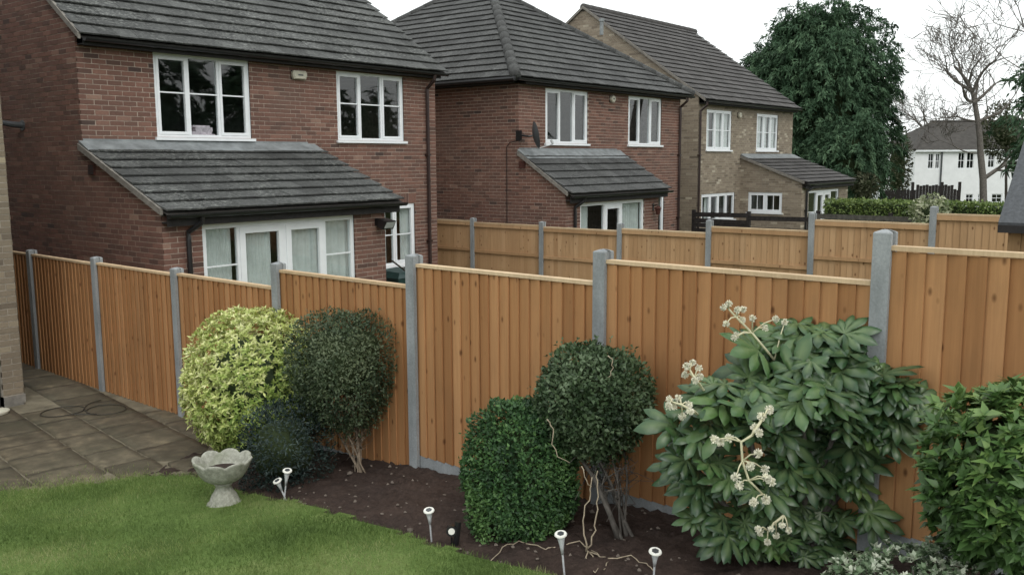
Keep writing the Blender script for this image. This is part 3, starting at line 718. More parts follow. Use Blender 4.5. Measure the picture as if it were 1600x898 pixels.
# small fixed parts of the houses
m = MB(); m.box((6.685, 13.19, 2.72), (6.712, 13.36, 2.87)); o = m.build('air_brick', 'terracotta', h1)
m = MB()
for i in range(4): m.box((6.68, 13.2, 2.735+i*.034), (6.6845, 13.35, 2.755+i*.034))
mk('air_brick_louvre', m.mesh('air_brick_louvre', 'dark_timber'), None, o)
p = on_x(36, 196, 6.72); m = MB(); m.tube([p, p+[-.16, 0, .01], p+[-.42, .02, .05]], [.05, .05, .032], 10); m.tube([p, p+[-.02, 0, 0]], [.085, .085], 12); m.build('flue_pipe', 'dish_grey', h1)
m = MB(); m.box((16.415, 12.8, 2.72), (16.442, 12.97, 2.87)); m.build('air_brick', 'terracotta', h2)
m = MB(); m.tube([(16.43, 12.95, 3.35), (16.43, 13.25, 3.3), (16.43, 13.33, 3.2), (16.43, 13.34, 0)], .008, 5); m.build('cable', 'black_plastic', h2)
p = on_y(940, 40, 16.5); m = MB(); m.tube([p-[0, 0, .3], p+[0, 0, .14]], .06, 10); m.tube([p+[0, 0, .12], p+[0, 0, .2]], .085, 10); m.build('roof_vent', 'lead', h3)
# two folded things on the inner sill of the near bedroom window
m = MB(); m.box((8.6, 13.66, 3.32), (9.05, 13.9, 3.36)); m.box((8.62, 13.68, 3.36), (9.0, 13.9, 3.4)); m.box((8.7, 13.68, 3.4), (9.02, 13.88, 3.47)); m.box((8.66, 13.69, 3.47), (8.98, 13.88, 3.5)); m.box((8.3, 13.64, 3.27), (9.3, 13.95, 3.32))
tag(m.build('folded_linen', 'linen'), 'pale folded pile just inside the near house\'s upper left window', 'linen')

# own house at the left edge
oh = empty('brick_house', (4.77, 11.5, 0), 'cream brick house corner at the left edge beside the patio', 'house')
pf = Plane((4.77, 11.5, 0), (-1, 0, 0), (0, -1, 0)); ps = Plane((4.77, 11.5, 0), (0, 1, 0), (1, 0, 0)); zt = lambda u: 4.8
m = MB(); dops = [(.236, 2.0, -.02, 2.1)]
wall_sheet(m, pf, 0, 8, -.3, zt, dops); wall_sheet(m, ps, 0, 9, -.3, zt, [])
pb = Plane((4.77-8, 20.5, 0), (1, 0, 0), (0, 1, 0)); wall_sheet(m, pb, 0, 8, -.3, zt, [])
pw = Plane((4.77-8, 20.5, 0), (0, -1, 0), (-1, 0, 0)); wall_sheet(m, pw, 0, 9, -.3, zt, [])
ow = m.build('wall', 'mortar_buff', oh)
lay_bricks(ow, [(pf, r) for r in brick_rects(0, 8, .12, zt, dops, 4.8)]+[(ps, r) for r in brick_rects(0, 9, .12, zt, [], 4.8, 1)], 'brick_cream', 140)
m = MB(); pf.hexa(m, -.012, .236, -.2, .105, -.1, .012); m.box((4.772, 11.51, -.2), (4.785, 20, .105)); m.build('plinth', 'verge_mortar', oh)
m = MB(); ring(m, pf, .26, 1.98, -.02, 2.08, .06, -.12, -.05); do = m.build('door_frame', 'dark_timber', oh)
m = MB(); pf.hexa(m, .32, 1.92, .04, 2.02, -.09, -.08); m.build('pane', 'glass', do)
m = MB(); n_ = math.hypot(1, .7)
m.add([(-3.6, 11.45, 4.8), (4.74, 11.45, 4.8), (4.74, 16, 8.0), (-3.6, 16, 8.0), (4.74, 20.8, 4.8), (-3.6, 20.8, 4.8)], [(0, 1, 2, 3), (3, 2, 4, 5), (1, 4, 2), (0, 3, 5)]); m.build('roof', 'tile_grey_clean', oh)
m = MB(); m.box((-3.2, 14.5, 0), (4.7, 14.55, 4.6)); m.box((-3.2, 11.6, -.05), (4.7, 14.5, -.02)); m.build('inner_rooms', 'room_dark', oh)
p = on_y(1, 642, 11.2); m = MB()
m.lathe((p[0]-.06, 11.15, 0), [(.0, .0), (.11, .0), (.135, .05), (.13, .055), (.1, .02), (0, .02)], 20); tag(m.build('plant_saucer', 'cream_plastic', None, True), 'pale saucer on the patio at the left edge by the brick corner', 'saucer')

# ---- wall-mounted things
def alarm_box(loc, label, hexa=False, sc=1.0):
    r = empty('alarm_box', loc, label, 'alarm', 'alarm boxes under the eaves'); x, y, z = loc
    n = 8 if hexa else 4; m = MB()
    w, hh = (.1*sc, .095*sc) if hexa else (.155*sc, .085*sc)
    prof = [(math.cos(a)*w, math.sin(a)*hh) for a in [math.pi/12*i*2 for i in range(12)]] if hexa else [(-.16, -.02), (-.13, -.075), (.13, -.075), (.16, -.02), (.16, .04), (.13, .08), (-.13, .08), (-.16, .04)]
    if not hexa: prof = [(a*sc, b*sc) for a, b in prof]
    k = len(prof)
    vs = [(x+a, y, z+b) for a, b in prof]+[(x+a, y-.05, z+b) for a, b in prof]+[(x+a*.82, y-.07, z+b*.8) for a, b in prof]
    m.add(vs, [tuple(range(2*k, 3*k))]+[(j*k+i, j*k+(i+1) % k, (j+1)*k+(i+1) % k, (j+1)*k+i) for j in (0, 1) for i in range(k)]); m.build('cover', 'cream_plastic', r)
    m = MB(); m.box((x-w*.98, y, z-hh*.9), (x+w*.98, y+.012, z+hh*.9)); m.build('backplate', 'black_plastic', r)
    m = MB(); m.box((x-w*.35, y-.0725, z-.012), (x+w*.35, y-.0705, z+.012)); m.build('lamp_strip', 'dish_grey', r)
p = on_y(465, 118, 13.55); alarm_box((p[0], 13.53, p[2]), 'oval cream alarm box on the nearest house\'s red brick wall')
p = on_y(955, 155, 13.0); alarm_box((p[0], 12.98, p[2]), 'round cream alarm box on the middle house between its upper windows', True)
p = on_y(1154, 180, 13.5); alarm_box((p[0], 13.48, p[2]), 'small round alarm box on the buff brick house', True)
p = on_y(590, 352, 11.5); r = empty('floodlight', tuple(p), 'black floodlight beside the nearest house\'s glazed doors', 'light'); x, y, z = p
m = MB(); m.box((x-.07, 11.44, z+.0), (x+.0, 11.493, z+.12)); m.build('mount', 'black_plastic', r)
m = MB(); m.hexa([(x-.1, 11.27, z-.06), (x+.14, 11.27, z-.06), (x+.12, 11.43, z-.02), (x-.08, 11.43, z-.02)], [(x-.1, 11.19, z+.08), (x+.14, 11.19, z+.08), (x+.12, 11.41, z+.12), (x-.08, 11.41, z+.12)]); hd = m.build('lamp_head', 'black_plastic', r)
m = MB(); m.add([(x-.08, 11.262, z-.045), (x+.12, 11.262, z-.045), (x+.12, 11.189, z+.065), (x-.08, 11.189, z+.065)], [(0, 1, 2, 3)]); m.build('lens', 'silver_plastic', hd)
p = on_y(1020, 328, 11.7); r = empty('wall_lantern', tuple(p), 'small dark lantern beside the middle house\'s glazed doors', 'lantern'); x, y, z = p
m = MB(); m.tube([(x, 11.69, z+.1), (x, 11.56, z+.14), (x, 11.55, z+.08)], .013, 6); m.box((x-.03, 11.68, z-.02), (x+.03, 11.694, z+.16)); m.build('bracket', 'black_plastic', r)
m = MB(); m.lathe((x, 11.55, z-.12), [(.0, 0), (.045, 0), (.075, .15), (.1, .16), (.03, .22), (0, .23)], 8); m.build('lamp_body', 'terracotta', r)
# satellite dish
p = on_y(833, 212, 12.62); r = empty('satellite_dish', (16.43, 12.9, 3.4), 'dark grey satellite dish at the corner of the middle house', 'dish')
c = A = np.array(p); ax = norm(np.array([.75, -.62, .18])); u_ = norm(np.cross(ax, [0, 0, 1.])); w_ = np.cross(u_, ax)
m = MB(); vs = []; n = 24
for j in range(6):
    t = j/5
    for k in range(n):
        a = 2*math.pi*k/n; vs.append(c+u_*(.27*t*math.cos(a))+w_*(.31*t*math.sin(a))+ax*(.075*t*t))
m.add(vs, [(j*n+k, j*n+(k+1) % n, (j+1)*n+(k+1) % n, (j+1)*n+k) for j in range(5) for k in range(n)]); m.build('dish', 'dish_grey', r, True)
m = MB(); m.tube([c-w_*.3+ax*.05, c-w_*.27+ax*.42], .012, 6); tip = c-w_*.27+ax*.42; m.tube([tip, tip+w_*.1-ax*.03], .03, 8); m.build('receiver_arm', 'silver_plastic', r)
m = MB(); m.tube([c-ax*.01, c-ax*.1, (16.44, 12.98, c[2]+.02)], .022, 8); m.box((16.41, 12.9, c[2]-.1), (16.445, 13.05, c[2]+.12)); m.build('bracket', 'black_plastic', r)

# ================================================================== FENCES
def concrete_post_mesh(hgt, w=.1, d=.115, axis='y'):
    """slotted post; slots open along the fence (y)"""
    a, b, sl, sd = w/2, d/2, .026, .022
    P = [(-b, -a), (b, -a), (b, a), (-b, a)]
    P = [(-b, -a), (-sl, -a), (-sl, -a+sd), (sl, -a+sd), (sl, -a), (b, -a), (b, a), (sl, a), (sl, a-sd), (-sl, a-sd), (-sl, a), (-b, a)]
    n = len(P); m = MB()
    vs = [(x, y, -.3) for x, y in P]+[(x, y, hgt-.02) for x, y in P]+[(x*.93, y*.93, hgt-.013) for x, y in P]+[(x*.3, y*.3, hgt) for x, y in P]
    fs = [(j*n+i, j*n+(i+1) % n, (j+1)*n+(i+1) % n, (j+1)*n+i) for j in range(3) for i in range(n)]+[tuple(range(3*n, 4*n))]
    m.add(vs, fs); return m.mesh('concrete_post', 'concrete')
def board_mesh(hgt, q, wood, flip=1, wid=.15):
    m = MB(); # thin edge lies under the next board, thick edge stands proud of it
    vs = [(-.017*flip, 0, 0), (0, wid, 0), (-.004*flip, wid, 0), (-.031*flip, 0, 0)]
    m.hexa([(x, y, 0) for x, y, _ in vs], [(x, y, hgt) for x, y, _ in vs], q); return m.mesh('board', wood)
def fence(name, label, P0, ang, pitch, posts, panels, wood, back=False, gravel=()):
    fd = np.array([math.sin(ang), math.cos(ang), 0.]); nd = np.array([math.cos(ang), -math.sin(ang), 0.])    # fd along the fence away from the viewer, nd to the far side
    root = empty(name, (float(P0[0]), float(P0[1]), 0), label, 'fence'); P0 = np.array([P0[0], P0[1], 0.])
    g = random.Random(len(panels)+9); bm = {}
    for i, zt_ in posts:
        p = P0-fd*pitch*i; o = mk('concrete_post', concrete_post_mesh(zt_), None, None, (p[0], p[1], 0)); o.rotation_euler = (g.uniform(-.004, .004), g.uniform(-.004, .004), -ang); attach(o, root)
    for i, z0, z1 in panels:                # panel i lies between post i and post i+1
        a = P0-fd*(pitch*i+.035); b = P0-fd*(pitch*(i+1)-.035); L = np.linalg.norm(b-a); e = -fd
        def bar(n0, n1, za, zb, name, mat, par, s0=0., s1=0.):
            q = [a+e*s0+nd*n0, b-e*s1+nd*n0, b-e*s1+nd*n1, a+e*s0+nd*n1]
            m = MB(); m.hexa([x+[0, 0, za] for x in q][::-1], [x+[0, 0, zb] for x in q][::-1], g.random()); return m.build(name, mat, par)
        zt_ = z1-.028
        pn = bar(.002, .03, z0+.12, z0+.18, 'fence_panel', wood, root)
        if back:
            bar(-.032, -.004, zt_-.075, zt_, 'arris_rail', wood, pn); bar(-.032, -.004, z1-.68, z1-.62, 'arris_rail', wood, pn); bar(-.032, -.004, z0+.25, z0+.31, 'arris_rail', wood, pn)
        else:
            bar(.002, .03, zt_-.3, zt_-.24, 'arris_rail', wood, pn); bar(.002, .03, (z0+z1)/2, (z0+z1)/2+.06, 'arris_rail', wood, pn)
        bar(-.034, .034, z1-.026, z1, 'capping_rail', 'cap_wood', pn, .015, .015)
        nb = 18; pt = L/nb
        for k in range(nb):
            q = round(min(max(g.gauss(.5, .27), 0), 1)*9)/9; key = (round(zt_-z0, 2), q)
            if key not in bm: bm[key] = board_mesh(key[0], q, wood, -1 if back else 1)
            s_ = pt*(k+1)+.003 if not back else pt*(k+1)+.003
            p = a+e*s_
            o = mk('board', bm[key], None, None, (p[0], p[1], z0+g.uniform(-.002, .0)))
            o.rotation_euler = (g.uniform(-.0025, .0025), -.0, -ang+g.uniform(-.012, .012)); attach(o, pn)
    for i, z0, z1 in gravel:
        a = P0-fd*(pitch*i+.032); b = P0-fd*(pitch*(i+1)-.032)
        q = [a-nd*.02, b-nd*.02, b+nd*.02, a+nd*.02]
        m = MB(); m.hexa([x+[0, 0, z0] for x in q][::-1], [x+[0, 0, z1] for x in q][::-1]); m.build('gravel_board', 'concrete', root)
    return root
PF = np.array([5.734, 13.212]); ANG = .0316; PT = 1.936
fence('board_fence', 'orange-brown feather-edge fence with concrete posts in front, stepping along the garden', PF, ANG, PT,
      [(-1, 1.72), (0, 1.705), (1, 1.728), (2, 1.73), (3, 1.92), (4, 2.122), (5, 2.275), (6, 2.5), (7, 2.72)],
      [(-2, .0, 1.64), (-1, .0, 1.64), (0, .0, 1.642), (1, .005, 1.655), (2, .01, 1.668), (3, .19, 1.85), (4, .372, 2.041), (5, .535, 2.205), (6, .74, 2.412)], 'fence_wood',
      gravel=[(3, -.1, .186), (4, .07, .368), (5, .23, .531), (6, .44, .736)])
fence('board_fence', 'tan panel fence with rails showing, behind the front fence', (15.5, 13.56), 0.0, 1.937,
      [(0, 1.63), (1, 1.62), (2, 1.66), (3, 1.795), (4, 1.985), (5, 2.148), (6, 2.33), (7, 2.5)],
      [(-1, 0, 1.56), (0, 0, 1.535), (1, 0, 1.51), (2, .0, 1.555), (3, .05, 1.675), (4, .24, 1.87), (5, .4, 2.035), (6, .56, 2.19)], 'fence_wood_back', True)
# old dark slatted fence and weathered rail fence at the next boundary
r = empty('slatted_fence', (24.9, 12.9, 0), 'old dark plank fence in front of the buff house', 'fence')
g = random.Random(2)
for i, (ya, yb2) in enumerate(((12.95, 11.3), (11.2, 9.5))):
    for k in range(7):
        z = 1.32-.05*i-k*.155+g.uniform(-.01, .01)
        if i == 1 and k == 1: continue
        m = MB(); t = g.uniform(-.02, .02); m.hexa([(24.88, yb2, z-.13+t), (24.9, yb2, z-.13+t), (24.9, ya, z-.13), (24.88, ya, z-.13)], [(24.88, yb2, z+t), (24.9, yb2, z+t), (24.9, ya, z), (24.88, ya, z)]); m.build('plank', 'dark_wood_old', r)
for y in (13.0, 11.25, 9.45):
    m = MB(); m.box((24.9, y-.05, -.1), (25.0, y+.05, 1.4 if y > 9.5 else 1.3)); m.build('post', 'dark_wood_old', r)
r = empty('rail_fence', (24.9, 9.2, 0), 'grey weathered rail fence below the clipped hedge', 'fence')
for k in range(4):
    z = 1.42-k*.2; m = MB(); m.box((24.55, 3.0, z-.13), (24.58, 9.15, z)); m.build('plank', 'grey_wood_old', r)
for y in (9.1, 7.2, 5.3, 3.4):
    m = MB(); m.box((24.585, y-.05, -.1), (24.67, y+.05, 1.5)); m.build('post', 'dark_wood_old', r)

# ================================================================== SHED
c0 = on_x(1560, 349, 8.5); y1, z1 = float(c0[1]), float(c0[2])
r = empty('garden_shed', (8.7, y1-1.0, gz(8.7, y1)), 'garden shed with grey felt roof at the right edge behind the front fence', 'shed')
for k in range(26):
    ya = y1-.06-k*.1
    m = MB(); m.box((8.6+(k % 2)*.004, ya-.098, .4), (8.618+(k % 2)*.004, ya, z1+.02), random.random()); m.build('board', 'shed_wood', r)
for k in range(15):
    xa = 8.625+k*.1; zt_ = z1-.06+min(xa-8.6, 1.5-(xa-8.6))*.78
    m = MB(); m.box((xa, y1-.08, .4), (xa+.098, y1-.062, zt_), random.random()); m.build('board', 'shed_wood', r)
m = MB(); rid = .75; sl_ = .8
m.hexa([(8.5, y1-2.9, z1-.03), (8.5, y1, z1-.03), (8.5+rid+.1, y1, z1-.03+sl_*(rid+.1)), (8.5+rid+.1, y1-2.9, z1-.03+sl_*(rid+.1))], [(8.49, y1-2.9, z1+.01), (8.49, y1, z1+.01), (8.49+rid+.1, y1, z1+.01+sl_*(rid+.1)), (8.49+rid+.1, y1-2.9, z1+.01+sl_*(rid+.1))]); m.build('roof', 'felt', r)
m = MB(); m.hexa([(8.5+rid+.1, y1-2.9, z1-.03+sl_*(rid+.1)), (8.5+rid+.1, y1, z1-.03+sl_*(rid+.1)), (10.2, y1, z1-.03), (10.2, y1-2.9, z1-.03)], [(8.5+rid+.1, y1-2.9, z1+.012+sl_*(rid+.1)), (8.5+rid+.1, y1, z1+.012+sl_*(rid+.1)), (10.21, y1, z1+.01), (10.21, y1-2.9, z1+.01)]); m.build('roof', 'felt', r)
m = MB(); m.box((8.475, y1-2.9, z1-.075), (8.497, y1-.002, z1-.012)); m.build('eaves_trim', 'dark_timber', r)

# ================================================================== FAR: white house, trees, hedges
D0 = 60.; c0 = at(1427, 300, D0); wu = np.array([sy, -cy, 0.]); wn = np.array([-cy, -sy, 0.])
wpl = Plane((c0[0], c0[1], 0), wu, wn); PXM = F/D0
def wz(y, x=1500): return H-(y-(449-F*math.tan(PITCH)-.0053*(x-800)))/PXM*1.0/1.0
wr = empty('white_house', (c0[0], c0[1], -2), 'white rendered house with dark hipped roof far behind the bare tree', 'house')
ze = 3.42; m = MB(); wins = [(.84, 1.22, 2.2, 3.2), (1.32, 1.62, 2.2, 3.2), (2.8, 3.24, 2.2, 3.25), (3.36, 3.85, 2.2, 3.25), (4.75, 5.2, 2.25, 3.25), (6.15, 6.75, 2.2, 3.2), (3.45, 3.95, .0, .55), (4.25, 4.5, 0, .55), (5.15, 5.85, 0, .55), (6.3, 7.0, 0, .55)]
wall_sheet(m, wpl, 0, 10, -2.5, lambda u: ze, wins)
sdp = Plane(wpl.p(0, 0, -7), -wn*-1.0, -wu); sdp = Plane(wpl.p(0, 0, -7), wn, -wu); wall_sheet(m, sdp, 0, 7, -2.5, lambda u: ze, [])
rdp = Plane(wpl.p(10, 0, 0), -wn, wu); wall_sheet(m, rdp, 0, 7, -2.5, lambda u: ze, [])
bdp = Plane(wpl.p(10, 0, -7), -wu, -wn); wall_sheet(m, bdp, 0, 10, -2.5, lambda u: ze, [])
m.build('wall', 'render_white', wr)
for a in wins:
    f = MB(); ring(f, wpl, *a, .05, -.09, -.03); fo = f.build('window', 'white_upvc', wr)
    m = MB(); wpl.hexa(m, a[0]+.05, a[1]-.05, a[2]+.05, a[3]-.05, -.07, -.06); m.build('pane', 'glass', fo)
    m = MB(); zz = (a[2]+a[3])/2; wpl.hexa(m, a[0]+.05, a[1]-.05, zz-.02, zz+.02, -.058, -.045); uu = (a[0]+a[1])/2; wpl.hexa(m, uu-.015, uu+.015, a[2]+.05, zz-.02, -.058, -.045); wpl.hexa(m, uu-.015, uu+.015, zz+.02, a[3]-.05, -.058, -.045); m.build('glazing_bar', 'white_upvc', fo)
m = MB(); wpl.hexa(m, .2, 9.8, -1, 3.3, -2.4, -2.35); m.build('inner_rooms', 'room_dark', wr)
m = MB(); P = [wpl.p(-.15, ze, .2), wpl.p(10.2, ze, .2), wpl.p(10.2, ze, -7.2), wpl.p(-.15, ze, -7.2), wpl.p(2.5, ze+1.95, -3.5), wpl.p(7.4, ze+1.95, -3.5)]
m.add(P, [(0, 1, 5, 4), (1, 2, 5), (2, 3, 4, 5), (3, 0, 4), (3, 2, 1, 0)]); rf = m.build('roof', 'dark_slate', wr)
for a, b in ((P[0], P[4]), (P[4], P[5]), (P[1], P[5])):
    m = MB(); m.tube([a, b], .1, 6); m.build('ridge_cap', 'dark_slate', rf)
m = MB(); wpl.hexa(m, -.1, 10.1, ze-.12, ze-.005, .1, .2); m.build('fascia', 'white_upvc', wr)
m = MB(); m.tube([wpl.p(1.72, ze-.1, .06), wpl.p(1.72, -2, .06)], .05, 6); m.build('downpipe', 'dish_grey', wr)

r = empty('trellis_fence', (52, 13, -1.5), 'dark fence in front of the white house', 'fence')
Df = 50.; fo0 = at(1378, 300, Df); fo1 = at(1500, 300, Df); fpl = Plane((fo0[0], fo0[1], 0), norm(np.array([*(fo1-fo0)[:2], 0])), wn); Lf = float(np.linalg.norm((fo1-fo0)[:2]))
for k in range(int(Lf/.17)):
    m = MB(); fpl.hexa(m, k*.17, k*.17+.155, -2.2, 1.15+.03*(k % 3)+(.25 if 1.8 < k*.17 < 3.9 else 0), -.02, 0); m.build('board', 'dark_wood_old', r)
for u in (0, 1.7, 3.3, Lf):
    m = MB(); fpl.hexa(m, u-.06, u+.06, -2.2, 1.6, -.14, -.021); m.build('post', 'dark_wood_old', r)

def bare_tree(name, label, base, trunk, levels, seed, mat, spread=.55, rad=.2, dirs=None, twigL=1.5, group=None, tmin=.011):
    r = empty(name, tuple(base), label, 'tree', group); g = np.random.default_rng(seed); tb = MB(); br = MB()
    def grow(p, d, L, ra, lev):
        k = 3 if lev < 2 else 2; pts = [p]; rs = [ra]
        for i in range(k):
            d = norm(d+g.normal(size=3)*(.14 if lev == 0 else .2)+np.array([0, 0, .05])); p = p+d*L/k; pts.append(p); rs.append(max(ra*(1-.35*(i+1)/k), tmin))
        (tb if lev == 0 else br).tube(pts, rs, 8 if lev == 0 else (6 if lev == 1 else 3), cap=False)
        if lev >= levels: return
        nb = 3 if lev == 0 else int(g.integers(2, 5)) if lev < 4 else 2
        for i in range(nb):
            j = int(g.integers(1, len(pts))) if i else len(pts)-1
            dd = norm(d+norm(g.normal(size=3))*spread*(1.1 if lev else 1)+np.array([0, 0, .12])); grow(pts[j], dd, L*g.uniform(.55, .85), max(rs[j]*g.uniform(.5, .72), tmin), lev+1)
    pts = [np.array(p, float) for p in trunk]; rs = np.linspace(rad, rad*.6, len(pts)); tb.tube(pts, rs, 10, cap=False)
    for (j, d, L, ra) in dirs: grow(pts[j], norm(np.array(d, float)), L, ra, 1)
    tb.build('trunk', mat, r, True); br.build('branches', mat, r); return r
# the bare garden tree in front of the white house
Dt = 42.; P = lambda x, y, dd=0: at(x, y, Dt+dd)
tr_ = [P(1537, 330), P(1536, 280), P(1532, 240), P(1531, 215), P(1528, 190), P(1523, 160), P(1520, 145)]
R3 = lambda x, y, z=0: RT*x+UP*y+FW*z
bare_tree('bare_tree', 'bare leafless tree with forked trunk in front of the white house', tr_[0], tr_, 6, 5, 'bark_grey', .66, .165,
    [(6, R3(-.8, .45, .1), 1.5, .075), (6, R3(-.3, 1, 0), 1.5, .08), (5, R3(.7, .8, .2), 1.6, .08), (6, R3(.3, .9, -.3), 1.5, .075), (5, R3(-1, .25, -.2), 1.9, .075), (4, R3(-.95, .12, .2), 1.5, .05), (1, R3(.75, .62, 0), 2.1, .1), (4, R3(.9, .4, .3), 1.6, .08), (2, R3(-.9, -.12, 0), 1.3, .035), (5, R3(.2, .6, .8), 1.5, .07), (6, R3(-.6, .8, .5), 1.6, .07)])
Dt = 72.; tr_ = [P(1447, 300), P(1447, 240), P(1446, 205)]
bare_tree('bare_tree', 'pale bare tree between the conifer and the white house roof', tr_[0], tr_, 6, 9, 'bark_grey', .6, .12,
    [(2, R3(-.4, 1, 0), 1.6, .07), (2, R3(.4, .9, 0), 1.6, .07), (2, R3(-.8, .5, .2), 1.5, .06), (2, R3(.8, .5, .2), 1.5, .06), (1, R3(.5, .7, -.2), 1.6, .06), (2, R3(0, 1, .5), 1.6, .06)])
Dt = 30.; tr_ = [P(1690, 340), P(1685, 220), P(1675, 120), P(1660, 60)]
bare_tree('bare_tree', 'bare branches of a nearer tree reaching in at the top right corner', tr_[0], tr_, 6, 14, 'bark_grey', .55, .25,
    [(3, R3(-.7, .8, 0), 2.0, .06), (3, R3(-.95, .35, .05), 2.0, .06), (2, R3(-.8, .65, -.2), 2.1, .06), (3, R3(.1, 1, 0), 1.8, .06), (2, R3(-1, .15, .3), 1.6, .05)])

# big cypress: sprays hanging in clumps round an uneven egg-shaped volume
def conifer(name, label, base, c, r, nclump, nspray, ls, seed, mat, group=None, trunkr=.3, p=2.3, spires=6):
    root = empty(name, tuple(base), label, 'tree', group); g = np.random.default_rng(seed); c = np.array(c); r = np.array(r)
    lob = [(np.zeros(3), np.array([1, 1, 1.]), 1.0)]
    for k in range(spires):                      # leaders and side plumes that break the outline
        a = g.uniform(0, 6.283); q = g.uniform(.3, .75); lob.append((np.array([math.cos(a)*q, math.sin(a)*q, g.uniform(-.1, .6)]), np.array([.34, .34, g.uniform(.38, .55)]), .16))
    wt = np.array([w for _, _, w in lob]); wt /= wt.sum(); li = g.choice(len(lob), nclump, p=wt)
    d = norm(g.normal(size=(nclump, 3)))
    rr = super_r(d, p)*lumps(d, 40, .2, 24, seed)*lumps(d, 160, .14, 140, seed+3)*(.66+.4*g.random(nclump)**.6)
    Cc = c+(np.array([lob[k][0] for k in li])+d*rr[:, None]*np.array([lob[k][1] for k in li]))*r
    n = nclump*nspray; idx = np.repeat(np.arange(nclump), nspray); dd = d[idx]
    cs = g.uniform(.5, 1.5, nclump)[idx][:, None]; t = g.random((n, 1))
    out = norm(dd*np.array([1, 1, .25])+g.normal(size=(nclump, 3))[idx]*.35)
    # a clump is a plume: sprays along a branchlet that arches out and hangs down
    Pn = Cc[idx]+cs*ls*(out*(2.6*t)+np.array([0, 0, 1.])*(1.5*t-3.0*t*t))+g.normal(size=(n, 3))*ls*.4*(1-.6*t)
    Dn = norm(out*.7+np.array([0, 0, -.7])+g.normal(size=(n, 3))*.45); Nn = norm(out+g.normal(size=(n, 3))*.6+np.array([0, 0, .5]))
    L = ls*g.uniform(.6, 1.6, n); V, Fc = leaves(Pn, Dn, Nn, L, L*.3, .1, .2)
    rn = np.clip(g.normal(.45, .24, nclump)[idx]+g.normal(0, .14, n), 0, 1)
    mk('crown', np_mesh('crown', V, Fc, np.repeat(rn, 4), mat), mat, root)
    core('inner_branches', c, r, p, seed, .66, 'twig_mass', root, .15)
    m = MB(); m.tube([base, c-[0, 0, r[2]*.5], c+[0, 0, r[2]*.4]], [trunkr, trunkr*.8, trunkr*.3], 10); m.build('trunk', 'bark_dark', root, True); return root
Dc = 45.; cc = at(1290, 158, Dc); conifer('cypress_tree', 'large dark green cypress behind the buff house', at(1300, 320, Dc), cc, (2.7, 2.8, 4.2), 4600, 32, .19, 3, 'leaf_conifer')
c2 = at(1205, 175, Dc+2); conifer('cypress_tree', 'lower cypress shoulder left of the large one above the buff roof', at(1205, 320, Dc+2), c2, (1.5, 1.7, 3.4), 1200, 34, .18, 8, 'leaf_conifer')
c3 = at(1318, 250, Dc-3); conifer('evergreen_bush', 'dark evergreen bush at the foot of the large cypress', at(1335, 320, Dc-3), c3, (1.5, 1.5, 1.7), 700, 34, .18, 12, 'leaf_conifer')
for k, (x, y, hh) in enumerate(((19, -13, 9.5), (24, -15, 8), (31, -14, 7.5), (38, -15, 6.0), (50, -15, 6.5))):
    conifer('cypress_tree', 'dark cypress beyond the garden end, mirrored in the house windows', (x, y, gz(x, y)), (x, y, hh*.53), (2.3, 2.3, hh*.5), 160, 26, .6, 60+k, 'leaf_conifer', 'cypresses behind the viewer')
# conifer whose branch tips show at the right edge
c4 = at(1680, 205, 9.5); conifer('fir_tree', 'dark fir branches poking in at the right edge over the shed', at(1690, 380, 9.5), c4, (.46, .46, .85), 320, 30, .08, 21, 'leaf_conifer', None, .06)
# scrub between cypress and white house, ivy-green bush at the right
for (x, y, D, rr, n, mt, lb, sd) in ((1402, 265, 56., (.8, .8, 2.4), 1800, 'leaf_scrub', 'grey-brown scrub between the cypress and the white house', 31), (1572, 205, 50., (1.7, 1.2, 1.5), 2000, 'leaf_scrub', 'olive ivy-clad bush over the right end of the white roof', 33), (1352, 290, 40., (.5, .5, .5), 500, 'leaf_scrub', 'small dull shrub at the end of the buff house under the cypress', 35)):
    b = at(x, 325, D); r = empty('shrub', tuple(b), lb, 'shrub'); clipped_bush(r, at(x, y, D), rr, 2.2, n, (.2, .5), mt, sd, .2, .5, corescale=.6 if mt != 'leaf_scrub' else .55)
    m = MB(); m.tube([b, at(x, y, D)], [.08, .05], 6); m.build('stem', 'bark_dark', r)
# clipped hedge on the far boundary
r = empty('clipped_hedge', (25.0, 6.5, 0), 'flat-topped yellow-green hedge behind the tan fence', 'hedge')
def boxy(n, x0, x1, y0, y1, z0, z1):
    P = RNG.uniform((x0, y0, z0), (x1, y1, z1), (n, 3)); f = RNG.random(n)
    k = f < .45; P[k, 2] = z1+RNG.normal(0, .025, k.sum()); k = (f >= .45) & (f < .85); P[k, 0] = x0+RNG.normal(0, .04, k.sum()); return P
P = boxy(9000, 24.7, 25.5, 3.0, 9.0, .9, 1.75); n = len(P); L = RNG.uniform(.05, .1, n)
V, Fc = leaves(P, norm(rand_dirs(n)+[-.4, -.1, .4]), norm(rand_dirs(n)+[-.4, 0, .8]), L, L*.6)
mk('foliage', np_mesh('foliage', V, Fc, np.repeat(RNG.random(n), 4), 'leaf_hedge'), None, r)
m = MB(); m.box((24.8, 3.0, .0), (25.4, 8.95, 1.68)); m.build('twig_mass', 'twig_mass', r)
pc = at(1452, 332, 22.5); r = empty('climbing_shrub', (pc[0], pc[1], 0), 'pale variegated shrub rising by the tan fence post', 'shrub'); clipped_bush(r, pc, (.35, .4, .42), 2, 700, (.1, .6), 'leaf_pale', 41, .25, .5, corescale=.4)
m = MB(); m.tube([(pc[0], pc[1], gz(pc[0], pc[1])), pc], [.03, .02], 6); m.build('stem', 'bark_dark', r)

